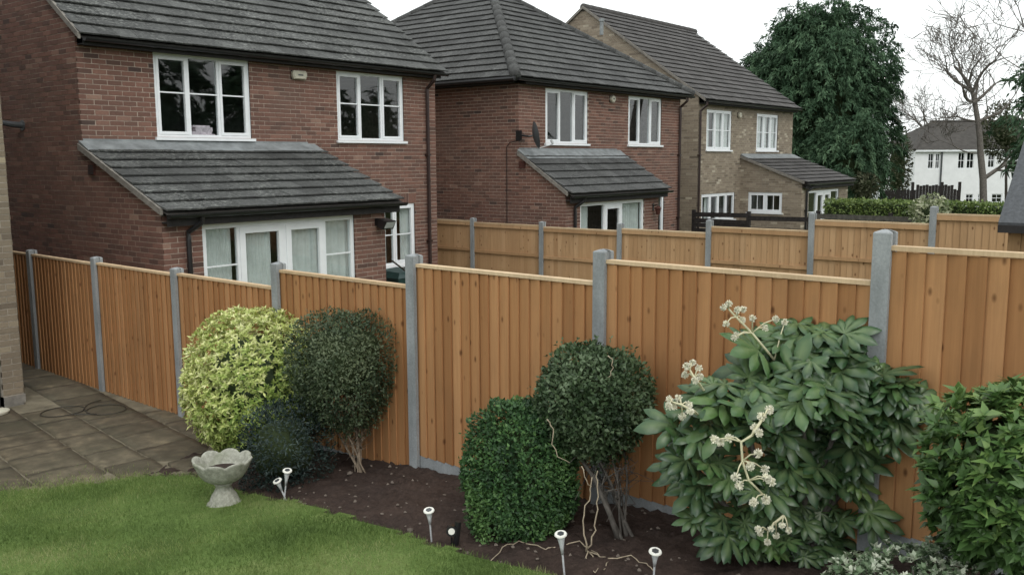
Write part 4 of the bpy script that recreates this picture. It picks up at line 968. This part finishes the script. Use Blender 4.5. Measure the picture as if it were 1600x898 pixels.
# ---- green bin beside the nearest house
p = on_y(622, 425, 12.6); r = empty('garden_bin', (p[0], 12.6, 0), 'dark green bin with a lid and stick by the nearest house', 'bin'); x = p[0]
m = MB(); m.hexa([(x-.24, 12.35, -.02), (x+.24, 12.35, -.02), (x+.24, 12.85, -.02), (x-.24, 12.85, -.02)], [(x-.29, 12.3, p[2]-.08), (x+.29, 12.3, p[2]-.08), (x+.29, 12.9, p[2]-.08), (x-.29, 12.9, p[2]-.08)]); m.build('body', 'bin_green', r)
m = MB(); z = p[2]-.078; m.hexa([(x-.31, 12.28, z), (x+.31, 12.28, z), (x+.31, 12.92, z), (x-.31, 12.92, z)], [(x-.22, 12.34, z+.1), (x+.25, 12.34, z+.12), (x+.22, 12.86, z+.14), (x-.22, 12.86, z+.12)]); m.build('lid', 'bin_green', r)
m = MB(); m.tube([on_y(640, 428, 12.3), on_y(612, 407, 12.3)], .016, 6); m.build('stick', 'bark_dark', r)

# ================================================================== GARDEN: grass, soil litter
n = 120000; X = RNG.uniform(1.9, 4.5, n); Yv = RNG.uniform(2.2, 8.7, n)
ex = RNG.exponential(.15, n); keep = np.array([in_poly(a+wob(a, b)+.03*(RNG.random()-.6), b+wob(b, a)-(e if b > 6.8 else .02*e), LAWN) for a, b, e in zip(X, Yv, ex)]); X, Yv = X[keep], Yv[keep]; n = len(X)
Z = np.array([gz(a, b) for a, b in zip(X, Yv)])+.008; hgt = RNG.uniform(.015, .042, n); an_ = RNG.uniform(0, 6.283, n)
S = np.stack([np.cos(an_), np.sin(an_), 0*an_], 1)*(RNG.uniform(.0016, .0034, n))[:, None]; B = np.stack([X, Yv, Z+.016], 1)
T = B+np.stack([RNG.normal(0, .013, n), RNG.normal(0, .013, n), hgt], 1)
V = np.stack([B-S, B+S, T], 1).reshape(-1, 3); Fc = np.arange(3*n).reshape(-1, 3)
patch = np.array([mnoise.noise((a*1.3, b*1.3, 3)) for a, b in zip(X, Yv)])
go = mk('grass', np_mesh('grass', V, Fc, np.clip(RNG.normal(.48, .18, n)+.8*patch, 0, 1), 'grass_blade'), None); tag(go, 'short green grass of the lawn', 'grass', kind='stuff')
m = MB(); g = random.Random(77)
for i in range(230):
    y = g.uniform(.6, 7.3); x = g.uniform(4.15, fence_x(y)-.04); s_ = g.uniform(.006, .02)*(1.7 if i % 17 == 0 else 1)
    z = gz(x, y)+soil_h(x, y)-.012; q = [g.uniform(.6, 1.3)*s_ for _ in range(6)]
    m.add([(x+q[0], y, z+.3*s_), (x-q[1], y, z+.2*s_), (x, y+q[2], z+.3*s_), (x, y-q[3], z+.2*s_), (x, y, z+q[4]*.9), (x, y, z-.5*s_)], [(0, 2, 4), (2, 1, 4), (1, 3, 4), (3, 0, 4), (2, 0, 5), (1, 2, 5), (3, 1, 5), (0, 3, 5)], g.random())
pe = m.build('pebbles', 'pebble'); tag(pe, 'pale stones and clods scattered over the dark soil', 'stones', kind='stuff')

def ground_pt(x, y):
    d = ray(x, y); t = -H/d[2]
    for _ in range(40):
        p = CAM+d*t; t += (gz(p[0], p[1])-p[2])/d[2]*.6
    return CAM+d*t

# ---- bird bath
p = ground_pt(351, 791); r = empty('bird_bath', tuple(p), 'scalloped stone bird bath standing on the lawn edge', 'bird bath'); sc = .83
def scal(rr, z, a):
    k = min(max(0, (z-.25)/.13), 1); lobe = abs(math.cos(4*a+.4))**.5; return rr*(1+.12*k*(lobe-.6)), .04*k*(lobe-.6)
def flute(rr, z, a): return rr*(1+.03*math.cos(14*a)*(.03 < z < .12)), 0
m = MB(); m.lathe(p, [(0, 0), (.128, 0), (.136, .012), (.134, .035), (.116, .046), (.108, .07), (.096, .1), (.078, .13), (.064, .155), (.058, .172), (.066, .185), (.075, .195), (.066, .208), (0, .21)], 56, flute); m.build('pedestal', 'stone_cast', r, True)
m = MB(); m.lathe(p, [(0, .206), (.06, .208), (.115, .222), (.155, .248), (.182, .285), (.205, .335), (.222, .372), (.226, .385), (.217, .393), (.2, .385), (.188, .36), (.16, .3), (.1, .28), (0, .278)], 96, scal); m.build('bowl', 'stone_cast', r, True)
m = MB(); m.lathe(p, [(.163, .303), (.1, .31), (0, .312)], 24); m.build('soil_fill', 'soil', r)

# ---- solar stake lights
def solar(base, top, label, tiltv=None):
    base = np.array(base, float); top = np.array(top, float); ax = norm(top-base); Lh = np.linalg.norm(top-base)
    r = empty('solar_light', tuple(base), label, 'light', 'solar stake lights along the bed'); hx = norm(ax-FW*.3)
    m = MB(); m.tube([base-ax*.05, base+ax*Lh*.62], .006, 8); m.build('stake', 'silver_plastic', r)
    m = MB(); m.tube([base+ax*Lh*.5, base+ax*Lh*.7, base+ax*Lh*.86, top-hx*.012], [.008, .013, .021, .028], 14); m.build('shade', 'silver_plastic', r, True)
    m = MB(); m.tube([top-hx*.014, top-hx*.007, top], [.03, .038, .035], 20); hd = m.build('lamp_head', 'white_plastic', r)
    m = MB(); m.tube([top, top+hx*.003], [.022, .021], 6); m.build('solar_cell', 'cell', hd)
def sl_at(bx, by, tx, ty, label):
    b = ground_pt(bx, by); d = depth(b); solar(b, at(tx, ty, d-.02), label)
sl_at(447, 781, 433, 750, 'solar stake light leaning left beside the bird bath')
sl_at(444, 781, 449, 734, 'upright solar stake light behind the leaning one by the bird bath')
sl_at(674, 842, 670, 796, 'solar stake light on the open soil left of the round box bush')
sl_at(882, 898, 876, 833, 'solar stake light in front of the round box bush')
sl_at(1021, 908, 1024, 860, 'solar stake light right of the box bush, below the large-leaved shrub')
p = ground_pt(706, 850); x, y, z = p; r = empty('garden_spotlight', tuple(p), 'small black garden spotlight with pale lens left of the box bush', 'light')
m = MB(); m.tube([(x, y, z-.03), (x, y, z+.05)], .008, 6); m.build('stake', 'black_plastic', r)
dv = np.array([-.75, -.66, .1]); m = MB(); c = np.array([x, y, z+.1]); m.tube([c-dv*.05, c+dv*.03], [.03, .036], 12); hd = m.build('lamp_head', 'black_plastic', r)
m = MB(); m.tube([c+dv*.0301, c+dv*.033], [.022, .022], 12); m.build('lens', 'white_plastic', hd)
m = MB(); e_ = RT*.045; m.tube([c+e_*.6-[0, 0, .1], c+e_+[0, 0, .06]], [.02, .02], 8); m.build('bracket', 'black_plastic', r)
# ---- hose loops on the patio
pts = []
for k in range(60): a = k/60*2*math.pi*1.12-2.2; pts.append((4.82+.235*math.cos(a)*1.02, 10.62+.21*math.sin(a), .024))
for k in range(60): a = k/60*2*math.pi*1.2+2.6; pts.append((5.17+.21*math.cos(-a), 10.28+.24*math.sin(-a), .026+.006*(k % 9 == 0)))
for k in range(8): t = k/7; pts.append((5.0+.35*t, 10.5+.25*t+.08*math.sin(3*t), .024))
m = MB(); m.tube(pts, .005, 6); tag(m.build('garden_hose', 'hose', None, True), 'thin black hose lying in loops on the patio', 'hose')

# ================================================================== SHRUBS
def px_bush(x, y, hwx, hhy, D): return at(x, y, D), hwx*D/F, hhy*D/F
# golden shrub: rosettes of narrow leaves
b = np.array([4.93, 7.5, gz(4.93, 7.5)]); D = depth(b); c, rx, rz = px_bush(406, 596, 112, 106, D)
r = empty('golden_shrub', tuple(b), 'rounded golden-leaved shrub behind the bird bath', 'shrub')
def rosettes(parent, c, rr, n, per, L0, mat, seed, p=2.3, gold=None, amp=.12, up=.5, wr=.34):
    d = rand_dirs(n); k = super_r(d, p)*lumps(d, amp=amp, seed=seed); f = .72+.3*RNG.random(n)**.5
    C = np.array(c)+d*(k*f)[:, None]*np.array(rr); ax = norm(norm(d/np.array(rr))+np.array([0, 0, up])+RNG.normal(size=(n, 3))*.25)
    idx = np.repeat(np.arange(n), per); N_ = len(idx); a = ax[idx]; rnd = rand_dirs(N_); per_ = norm(np.cross(a, rnd))
    tilt = RNG.uniform(.45, 1.3, N_)[:, None]; Dn = norm(a*np.cos(tilt)+per_*np.sin(tilt)); Nn = norm(a*np.sin(tilt)-per_*np.cos(tilt)+RNG.normal(size=(N_, 3))*.15)
    L = L0*RNG.uniform(.6, 1.15, N_); V, Fc = leaves(C[idx]+RNG.normal(size=(N_, 3))*.006, Dn, Nn, L, L*wr, .12, .22)
    rn = RNG.random(N_)*.55+ (gold(C, d)[idx] if gold else .25)
    return mk('foliage', np_mesh('foliage', V, Fc, np.repeat(np.clip(rn, 0, 1), 4), mat), None, parent)
gold_tone = lambda C, d: np.clip(.22+.3*(d[:, 2])-.35*(d @ RT)*(d[:, 2] < .6)+.12*RNG.normal(size=len(d)), -.3, .5)  # species colour: yellow young leaves at top and left, greener lower right
rosettes(r, c, (rx, rx*.95, rz), 4300, 8, .052, 'leaf_gold', 51, gold=gold_tone, wr=.4); core('twig_mass', c, (rx, rx*.95, rz), 2.3, 51, .66, 'leaf_dark', r)
m = MB()
for k in range(5): a = k*1.3; m.tube([b+[.03*math.cos(a), .03*math.sin(a), -.03], c+[.2*math.cos(a), .2*math.sin(a), -rz*.4]], [.014, .009], 6); 
m.build('stem', 'bark_dark', r)
# low dark juniper-like shrub
b = np.array([4.62, 6.25, gz(4.62, 6.25)]); D = depth(b); c, rx, rz = px_bush(440, 702, 58, 66, D)
r = empty('low_dark_shrub', tuple(b), 'low blackish-green shrub between the bird bath and the clipped dark bush', 'shrub')
clipped_bush(r, c, (rx*1.0, rx*1.1, rz), 2.2, 6500, (.035, .35), 'leaf_juniper', 61, .25, .6, corescale=.62)
m = MB(); m.tube([b-[0, 0, .03], c], [.02, .015], 6); m.build('stem', 'bark_dark', r)
# clipped dark bush on bare stems
def standard(label, bpx, cpx, hw, hh, p, n, leaf, mat, seed, stems, bark, dshift=0., name='clipped_bush', under=None):
    b = ground_pt(*bpx); D = depth(b)+dshift; c, rx, rz = px_bush(*cpx, hw, hh, D); rr = (rx*.98, rx*.98, rz)
    r = empty(name, tuple(b), label, 'bush')
    cutf = lambda P, d: RNG.random(len(P)) < np.clip(1.15+1.0*np.minimum(0, (P[:, 2]-c[2])/rr[2]+.15), .18, 1)
    clipped_bush(r, c, rr, p, n, leaf, mat, seed, .14, .66, corescale=.0, taper=.3, cut=cutf, shoots=110)
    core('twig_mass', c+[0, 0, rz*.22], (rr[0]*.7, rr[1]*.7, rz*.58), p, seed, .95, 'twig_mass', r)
    g = np.random.default_rng(seed); m = MB()
    for k in range(stems):
        q = b+np.array([g.normal(0, .03), g.normal(0, .04), -.03]); tx = c+np.array([g.uniform(-.7, .7)*rr[0], g.uniform(-.7, .7)*rr[1], -rz*g.uniform(.2, .8)])
        mid = (q+tx)/2+g.normal(size=3)*.03; ra = g.uniform(.006, .012) if k else .019
        m.tube([q, q*.6+mid*.4+g.normal(size=3)*.012, mid, tx], [ra*1.2, ra, ra*.8, ra*.45], 6)
        for j in range(16):
            e = mid+(tx-mid)*g.uniform(-.35, 1); m.tube([e, e+norm(g.normal(size=3)+[0, 0, .5])*.09, e+norm(g.normal(size=3)+[0, 0, .8])*.19], [ra*.35, ra*.25, .0015], 4, cap=False)
    m.build('stem', bark, r, True)
    # thin twigs with sparse leaves on the bare underside
    nn = n//9; d = rand_dirs(nn); d[:, 2] = -abs(d[:, 2])*1.1; P_ = c+d*np.array(rr)*RNG.uniform(.75, 1.18, (nn, 1)); L = leaf[0]*RNG.uniform(.6, 1.2, nn)
    V, Fc = leaves(P_, rand_dirs(nn), rand_dirs(nn), L, L*leaf[1]); mk('straggling_leaves', np_mesh('straggling_leaves', V, Fc, np.repeat(RNG.random(nn), 4), mat), None, r)
    return b, c, rr, r
standard('dark clipped bush on bare stems right of the golden shrub', (566, 738), (538, 584), 70, 86, 3.6, 17000, (.031, .5), 'leaf_dark', 71, 6, 'bark_pale', .05)
b2, c2_, rr2, lol2 = standard('clipped bush on bare stems directly right of the round box bush', (978, 836), (925, 632), 82, 82, 2.6, 13000, (.034, .6), 'leaf_privet', 73, 7, 'bark_grey', .12)
# round box bush
b = ground_pt(805, 838); D = depth(b)+.1; c, rx, rz = px_bush(816, 746, 80, 120, D)
r = empty('box_bush', tuple(b), 'egg-shaped bright green box bush at the front of the bed', 'bush')
clipped_bush(r, c, (rx, rx, rz), 2.2, 24000, (.03, .55), 'leaf_box', 81, .16, .78, corescale=.82, fine=220, shoots=140)
m = MB(); m.tube([b-[0, 0, .03], c], [.025, .02], 6); m.build('stem', 'bark_dark', r)
# dry vine
r = empty('dry_vine', tuple(ground_pt(915, 860)), 'pale dry vine stems trailing over the soil below the clipped bushes', 'vine')
b0 = depth(ground_pt(918, 862)); V3 = lambda x, y, o=0: at(x, y, b0+o)
for ch, ra in (([(918, 862), (913, 835), (910, 800), (922, 770), (925, 745)], .006), ([(918, 862), (930, 830), (934, 795), (932, 760), (934, 735)], .006), ([(918, 858), (905, 848), (858, 860), (840, 856), (810, 848), (785, 858), (765, 880)], .005),
               ([(918, 862), (917, 880), (930, 897)], .005), ([(918, 862), (935, 885), (945, 893), (950, 880)], .005), ([(920, 862), (940, 872), (952, 876), (985, 870), (1010, 884), (1020, 893)], .005), ([(925, 862), (945, 878), (930, 897)], .004), ([(950, 556), (958, 566), (955, 580), (951, 592)], .004), ([(855, 655), (865, 668), (862, 690), (872, 712), (890, 722)], .004), ([(905, 728), (918, 752), (925, 760)], .004)):
    m = MB(); up_ = ch[0][1] < 740; pts = []
    for (x, y) in ch:
        o = 0 if y < 800 else None
        q = V3(x, y, -.12 if up_ else 0) if y < 840 else ground_pt(x, y)+[0, 0, .012]
        if up_: q = at(x, y, depth(c2_)-rr2[0]*1.02)
        pts.append(q)
    # smooth
    sm = []
    for i in range(len(pts)-1):
        for t in (0, .33, .66): sm.append(pts[i]*(1-t)+pts[i+1]*t+RNG.normal(size=3)*.006)
    sm.append(pts[-1]); m.tube(sm, np.linspace(ra, ra*.6, len(sm)), 5); m.build('stem', 'dry_stem', r, True)

# ---- large-leaved shrub (palmate leaves)
def palm_leaf(seed, lobes=8):
    g = random.Random(seed); m = MB(); vs = [(0, 0, 0)]; fs = []; rib = []; R_ = []
    for i in range(lobes):
        a = math.radians(-128+256*i/(lobes-1)); L = (1.0-.42*abs(a)/math.radians(128))*g.uniform(.9, 1.08); w = L*.18
        dx, dy = math.sin(a), math.cos(a); nx, ny = dy, -dx; dr = lambda t: .06*math.sin(t*2.2)-.2*t*t*L+dj; dj = g.uniform(-.05, .05)
        prof = [(.28, .62), (.5, .92), (.72, .88), (.88, .5)]
        b0 = len(vs)
        for t, k in prof:
            x, y = dx*L*t, dy*L*t; ww = w*k*g.uniform(.9, 1.12)
            vs += [(x-nx*ww, y-ny*ww, dr(t)-.035), (x, y, dr(t)+.02), (x+nx*ww, y+ny*ww, dr(t)-.035)]
        vs.append((dx*L, dy*L, dr(1.0)-.02)); tip = len(vs)-1
        fs += [(0, b0+1, b0), (0, b0+2, b0+1)]
        for j in range(3):
            q = b0+j*3; fs += [(q, q+1, q+4, q+3), (q+1, q+2, q+5, q+4)]
        q = b0+9; fs += [(q, q+1, tip), (q+1, q+2, tip)]
        if i:       # web between neighbouring lobes near the heart of the leaf
            pv = pb0+2; fs.append((0, b0, pv))
            fs.append((pv, b0, b0+3, pb0+5)) if False else None
        pb0 = b0
    fs = [f for f in fs if f]
    m.add(vs, fs); me = m.mesh('leaf', 'leaf_fatsia', True)
    at_ = me.attributes.new('rib', 'FLOAT', 'POINT'); vals = [0.]*len(vs); vals[0] = 1.
    for i in range(1, len(vs)):
        k = (i-1) % 13
        if k in (1, 4): vals[i] = 1.
        elif k == 7: vals[i] = .6
    at_.data.foreach_set('value', vals); return me
LEAFM = [palm_leaf(k, 7+k % 3) for k in range(6)]
fb = ground_pt(1240, 868); FD = depth(fb)
fat = empty('large_leaved_shrub', tuple(fb), 'shrub with big glossy hand-shaped leaves and cream flower heads before the fence', 'shrub')
g = random.Random(19); stems = MB()
clusters = [(1262, 545, .08, 13, .33), (1215, 575, -.06, 12, .32), (1335, 585, .0, 13, .33), (1150, 610, -.1, 11, .32), (1100, 655, -.1, 10, .3), (1085, 705, -.08, 10, .29), (1255, 615, -.26, 13, .31), (1390, 590, .03, 10, .29),
            (1175, 665, -.22, 12, .3), (1110, 745, -.05, 10, .28), (1130, 800, -.08, 10, .26), (1215, 850, -.12, 9, .23), (1310, 635, -.2, 12, .31), (1322, 785, -.02, 3, .3), (1165, 825, -.12, 9, .25), (1235, 720, -.14, 10, .27), (1432, 600, .08, 5, .26),
            (1180, 745, -.2, 10, .28), (1215, 790, -.1, 8, .26), (1370, 625, -.12, 10, .29), (1290, 575, -.2, 11, .31), (1260, 835, .0, 6, .24), (1420, 580, .0, 8, .29), (1270, 690, .1, 9, .27), (1290, 790, .16, 7, .24), (1330, 690, .12, 6, .25), (1262, 518, .06, 10, .3), (1310, 535, .08, 9, .3), (1225, 530, .05, 7, .29), (1360, 650, .2, 9, .28), (1335, 720, .22, 7, .26), (1395, 640, .12, 6, .26), (1300, 850, .1, 6, .22)]
for (x, y, dz, nl, size) in clusters:
    c = at(x, y, FD+dz); base = fb+np.array([g.uniform(-.1, .1), g.uniform(-.12, .12), -.03]); crown = c-[0, 0, .1]
    mid = base*.5+crown*.5+np.array([g.uniform(-.06, .06), g.uniform(-.06, .06), .05])
    stems.tube([base, mid, crown], [.018, .016, .013], 7)
    for k in range(nl):
        an_ = 2.399*k+g.uniform(-.3, .3); el = g.uniform(-.25, .6) if k < nl*.75 else g.uniform(.6, 1.1)
        dv = np.array([math.cos(an_)*math.cos(el), math.sin(an_)*math.cos(el), math.sin(el)])
        if dv @ FW > .35: dv = dv-FW*(dv @ FW)*1.3; dv /= np.linalg.norm(dv)
        pl_ = g.uniform(.07, .19)*(size/.29); tipp = crown+dv*pl_+np.array([0, 0, .05])
        if tipp[0] > fence_x(tipp[1])-.14: tipp[0] = fence_x(tipp[1])-.14
        o = mk('leaf', LEAFM[g.randrange(6)], None, None, tuple(tipp)); s_ = size*g.uniform(.65, 1.15)*.72
        yv = norm(np.array([dv[0]+g.uniform(-.3, .3), dv[1]+g.uniform(-.3, .3), dv[2]*.4-g.uniform(.0, .55)])); zv = norm(np.array([0, 0, 1.])*.6+dv*.2-FW*.6+np.array([g.uniform(-.4, .4), g.uniform(-.4, .4), 0])); zv = norm(zv-yv*(zv @ yv)); xv = np.cross(yv, zv)
        o.matrix_basis = Matrix(((xv[0]*s_, yv[0]*s_, zv[0]*s_, tipp[0]), (xv[1]*s_, yv[1]*s_, zv[1]*s_, tipp[1]), (xv[2]*s_, yv[2]*s_, zv[2]*s_, tipp[2]), (0, 0, 0, 1))); attach(o, fat)
        m = MB(); m.tube([crown, crown+dv*pl_*.5+np.array([0, 0, .045]), tipp], [.006, .005, .004], 4); m.build('petiole', 'leaf_skimmia', o, True)
stems.build('stem', 'bark_grey', fat, True)
# cream flower heads: branching stalks that end in spiky balls
def flower(main, tips, off, rb=.026, mat='flower_cream'):
    m = MB(); P_ = [at(x, y, FD+off) for x, y in main]; m.tube(P_, np.linspace(.008, .006, len(P_)), 6); ends = []
    for (j, x, y) in tips:
        e = at(x, y, FD+off+g.uniform(-.06, .04)); mid = (P_[j]+e)/2+np.array([0, 0, .015]); m.tube([P_[j], mid, e], [.005, .004, .003], 5); ends.append(e)
    fl = m.build('flower_stalk', 'flower_stem', fat, True)
    for e in ends:
        b = MB(); b.lathe(e, [(0, -rb*.38), (rb*.28, -rb*.25), (rb*.36, 0), (rb*.28, rb*.25), (0, rb*.38)], 8)
        for k in range(80):
            d_ = norm(np.array([g.gauss(0, 1) for _ in range(3)])); L = rb*g.uniform(.75, 1.15); sd_ = norm(np.cross(d_, [.3, .5, .8]))*.0013
            q = e+d_*L; b.add([e-sd_, e+sd_, q+sd_*1.9, q-sd_*1.9], [(0, 1, 2, 3)]); sd2 = np.cross(d_, sd_); b.add([e-sd2, e+sd2, q+sd2*1.9, q-sd2*1.9], [(0, 1, 2, 3)])
        b.build('flower_head', mat, fl)
flower([(1210, 562), (1175, 520), (1150, 495), (1138, 482)], [(3, 1131, 480), (3, 1139, 474), (2, 1152, 484), (2, 1161, 483), (1, 1176, 497), (1, 1150, 524), (1, 1146, 528), (2, 1134, 506), (1, 1196, 512), (1, 1212, 498), (0, 1226, 503), (2, 1160, 500)], -.12, .021)
flower([(1100, 610), (1085, 590), (1078, 578)], [(2, 1072, 572), (2, 1082, 566), (1, 1092, 575), (1, 1070, 585), (0, 1086, 594), (1, 1094, 588)], -.25, .022)
flower([(1092, 648), (1065, 632), (1050, 628)], [(2, 1046, 624), (2, 1052, 635), (1, 1060, 622), (0, 1078, 642), (1, 1066, 650), (1, 1076, 632), (2, 1045, 634)], -.34, .023)
flower([(1195, 648), (1175, 680), (1158, 690), (1160, 720), (1170, 750), (1192, 772)], [(0, 1202, 640), (0, 1190, 650), (1, 1186, 676), (1, 1180, 668), (2, 1140, 684), (2, 1125, 690), (2, 1116, 686), (3, 1185, 708), (3, 1195, 733), (4, 1198, 745), (3, 1150, 745), (4, 1155, 758), (5, 1177, 784), (5, 1197, 780), (3, 1172, 728), (4, 1205, 752)], -.6, .025)
flower([(1225, 805), (1212, 815), (1200, 828)], [(2, 1188, 832), (2, 1199, 846), (1, 1213, 836), (0, 1232, 828), (1, 1205, 825), (2, 1184, 826), (0, 1222, 820)], -.45, .019)
flower([(1385, 590), (1400, 565), (1410, 556)], [(2, 1405, 551), (2, 1418, 552), (1, 1430, 556), (1, 1424, 562), (2, 1414, 560)], -.12, .02)

# ---- evergreen at the right edge, silvery ground cover
b = np.array([4.72, .46, gz(4.7, .5)]); D = depth(b); c, rx, rz = px_bush(1616, 755, 118, 124, D)
r = empty('evergreen_shrub', tuple(b), 'glossy mid-green shrub at the lower right edge', 'shrub')
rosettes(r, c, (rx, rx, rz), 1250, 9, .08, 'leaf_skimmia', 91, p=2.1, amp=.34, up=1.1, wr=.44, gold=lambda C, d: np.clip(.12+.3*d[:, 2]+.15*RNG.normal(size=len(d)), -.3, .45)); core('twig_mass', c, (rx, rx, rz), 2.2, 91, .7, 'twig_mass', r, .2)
m = MB()
for k in range(5): m.tube([b+[.04*math.cos(k), .04*math.sin(k), -.03], c+[.15*math.cos(k*2), .15*math.sin(k*2), 0]], [.015, .01], 6)
m.build('stem', 'bark_dark', r)
b = np.array([4.45, 1.0, gz(4.45, 1.0)]); D = depth(b); r = empty('variegated_shrub', tuple(b), 'low silver-variegated shrub at the bottom right', 'shrub')
for (x, y, hx, hy, sd) in ((1430, 905, 78, 52, 101), (1350, 912, 58, 40, 103), (1490, 900, 55, 45, 105)):
    c, rx, rz = px_bush(x, y, hx, hy, D); rosettes(r, c, (rx, rx, rz), 240, 8, .034, 'leaf_silver', sd, p=2.0, amp=.3, up=.9, wr=.6, gold=lambda C, d: RNG.uniform(-.1, .45, len(d)))
m = MB()
for k in range(6):
    e = at(1330+k*32, 890, D); m.tube([b+[.05*math.cos(k), .05*math.sin(k), -.03], e], [.008, .005], 5)
m.build('stem', 'bark_grey', r)
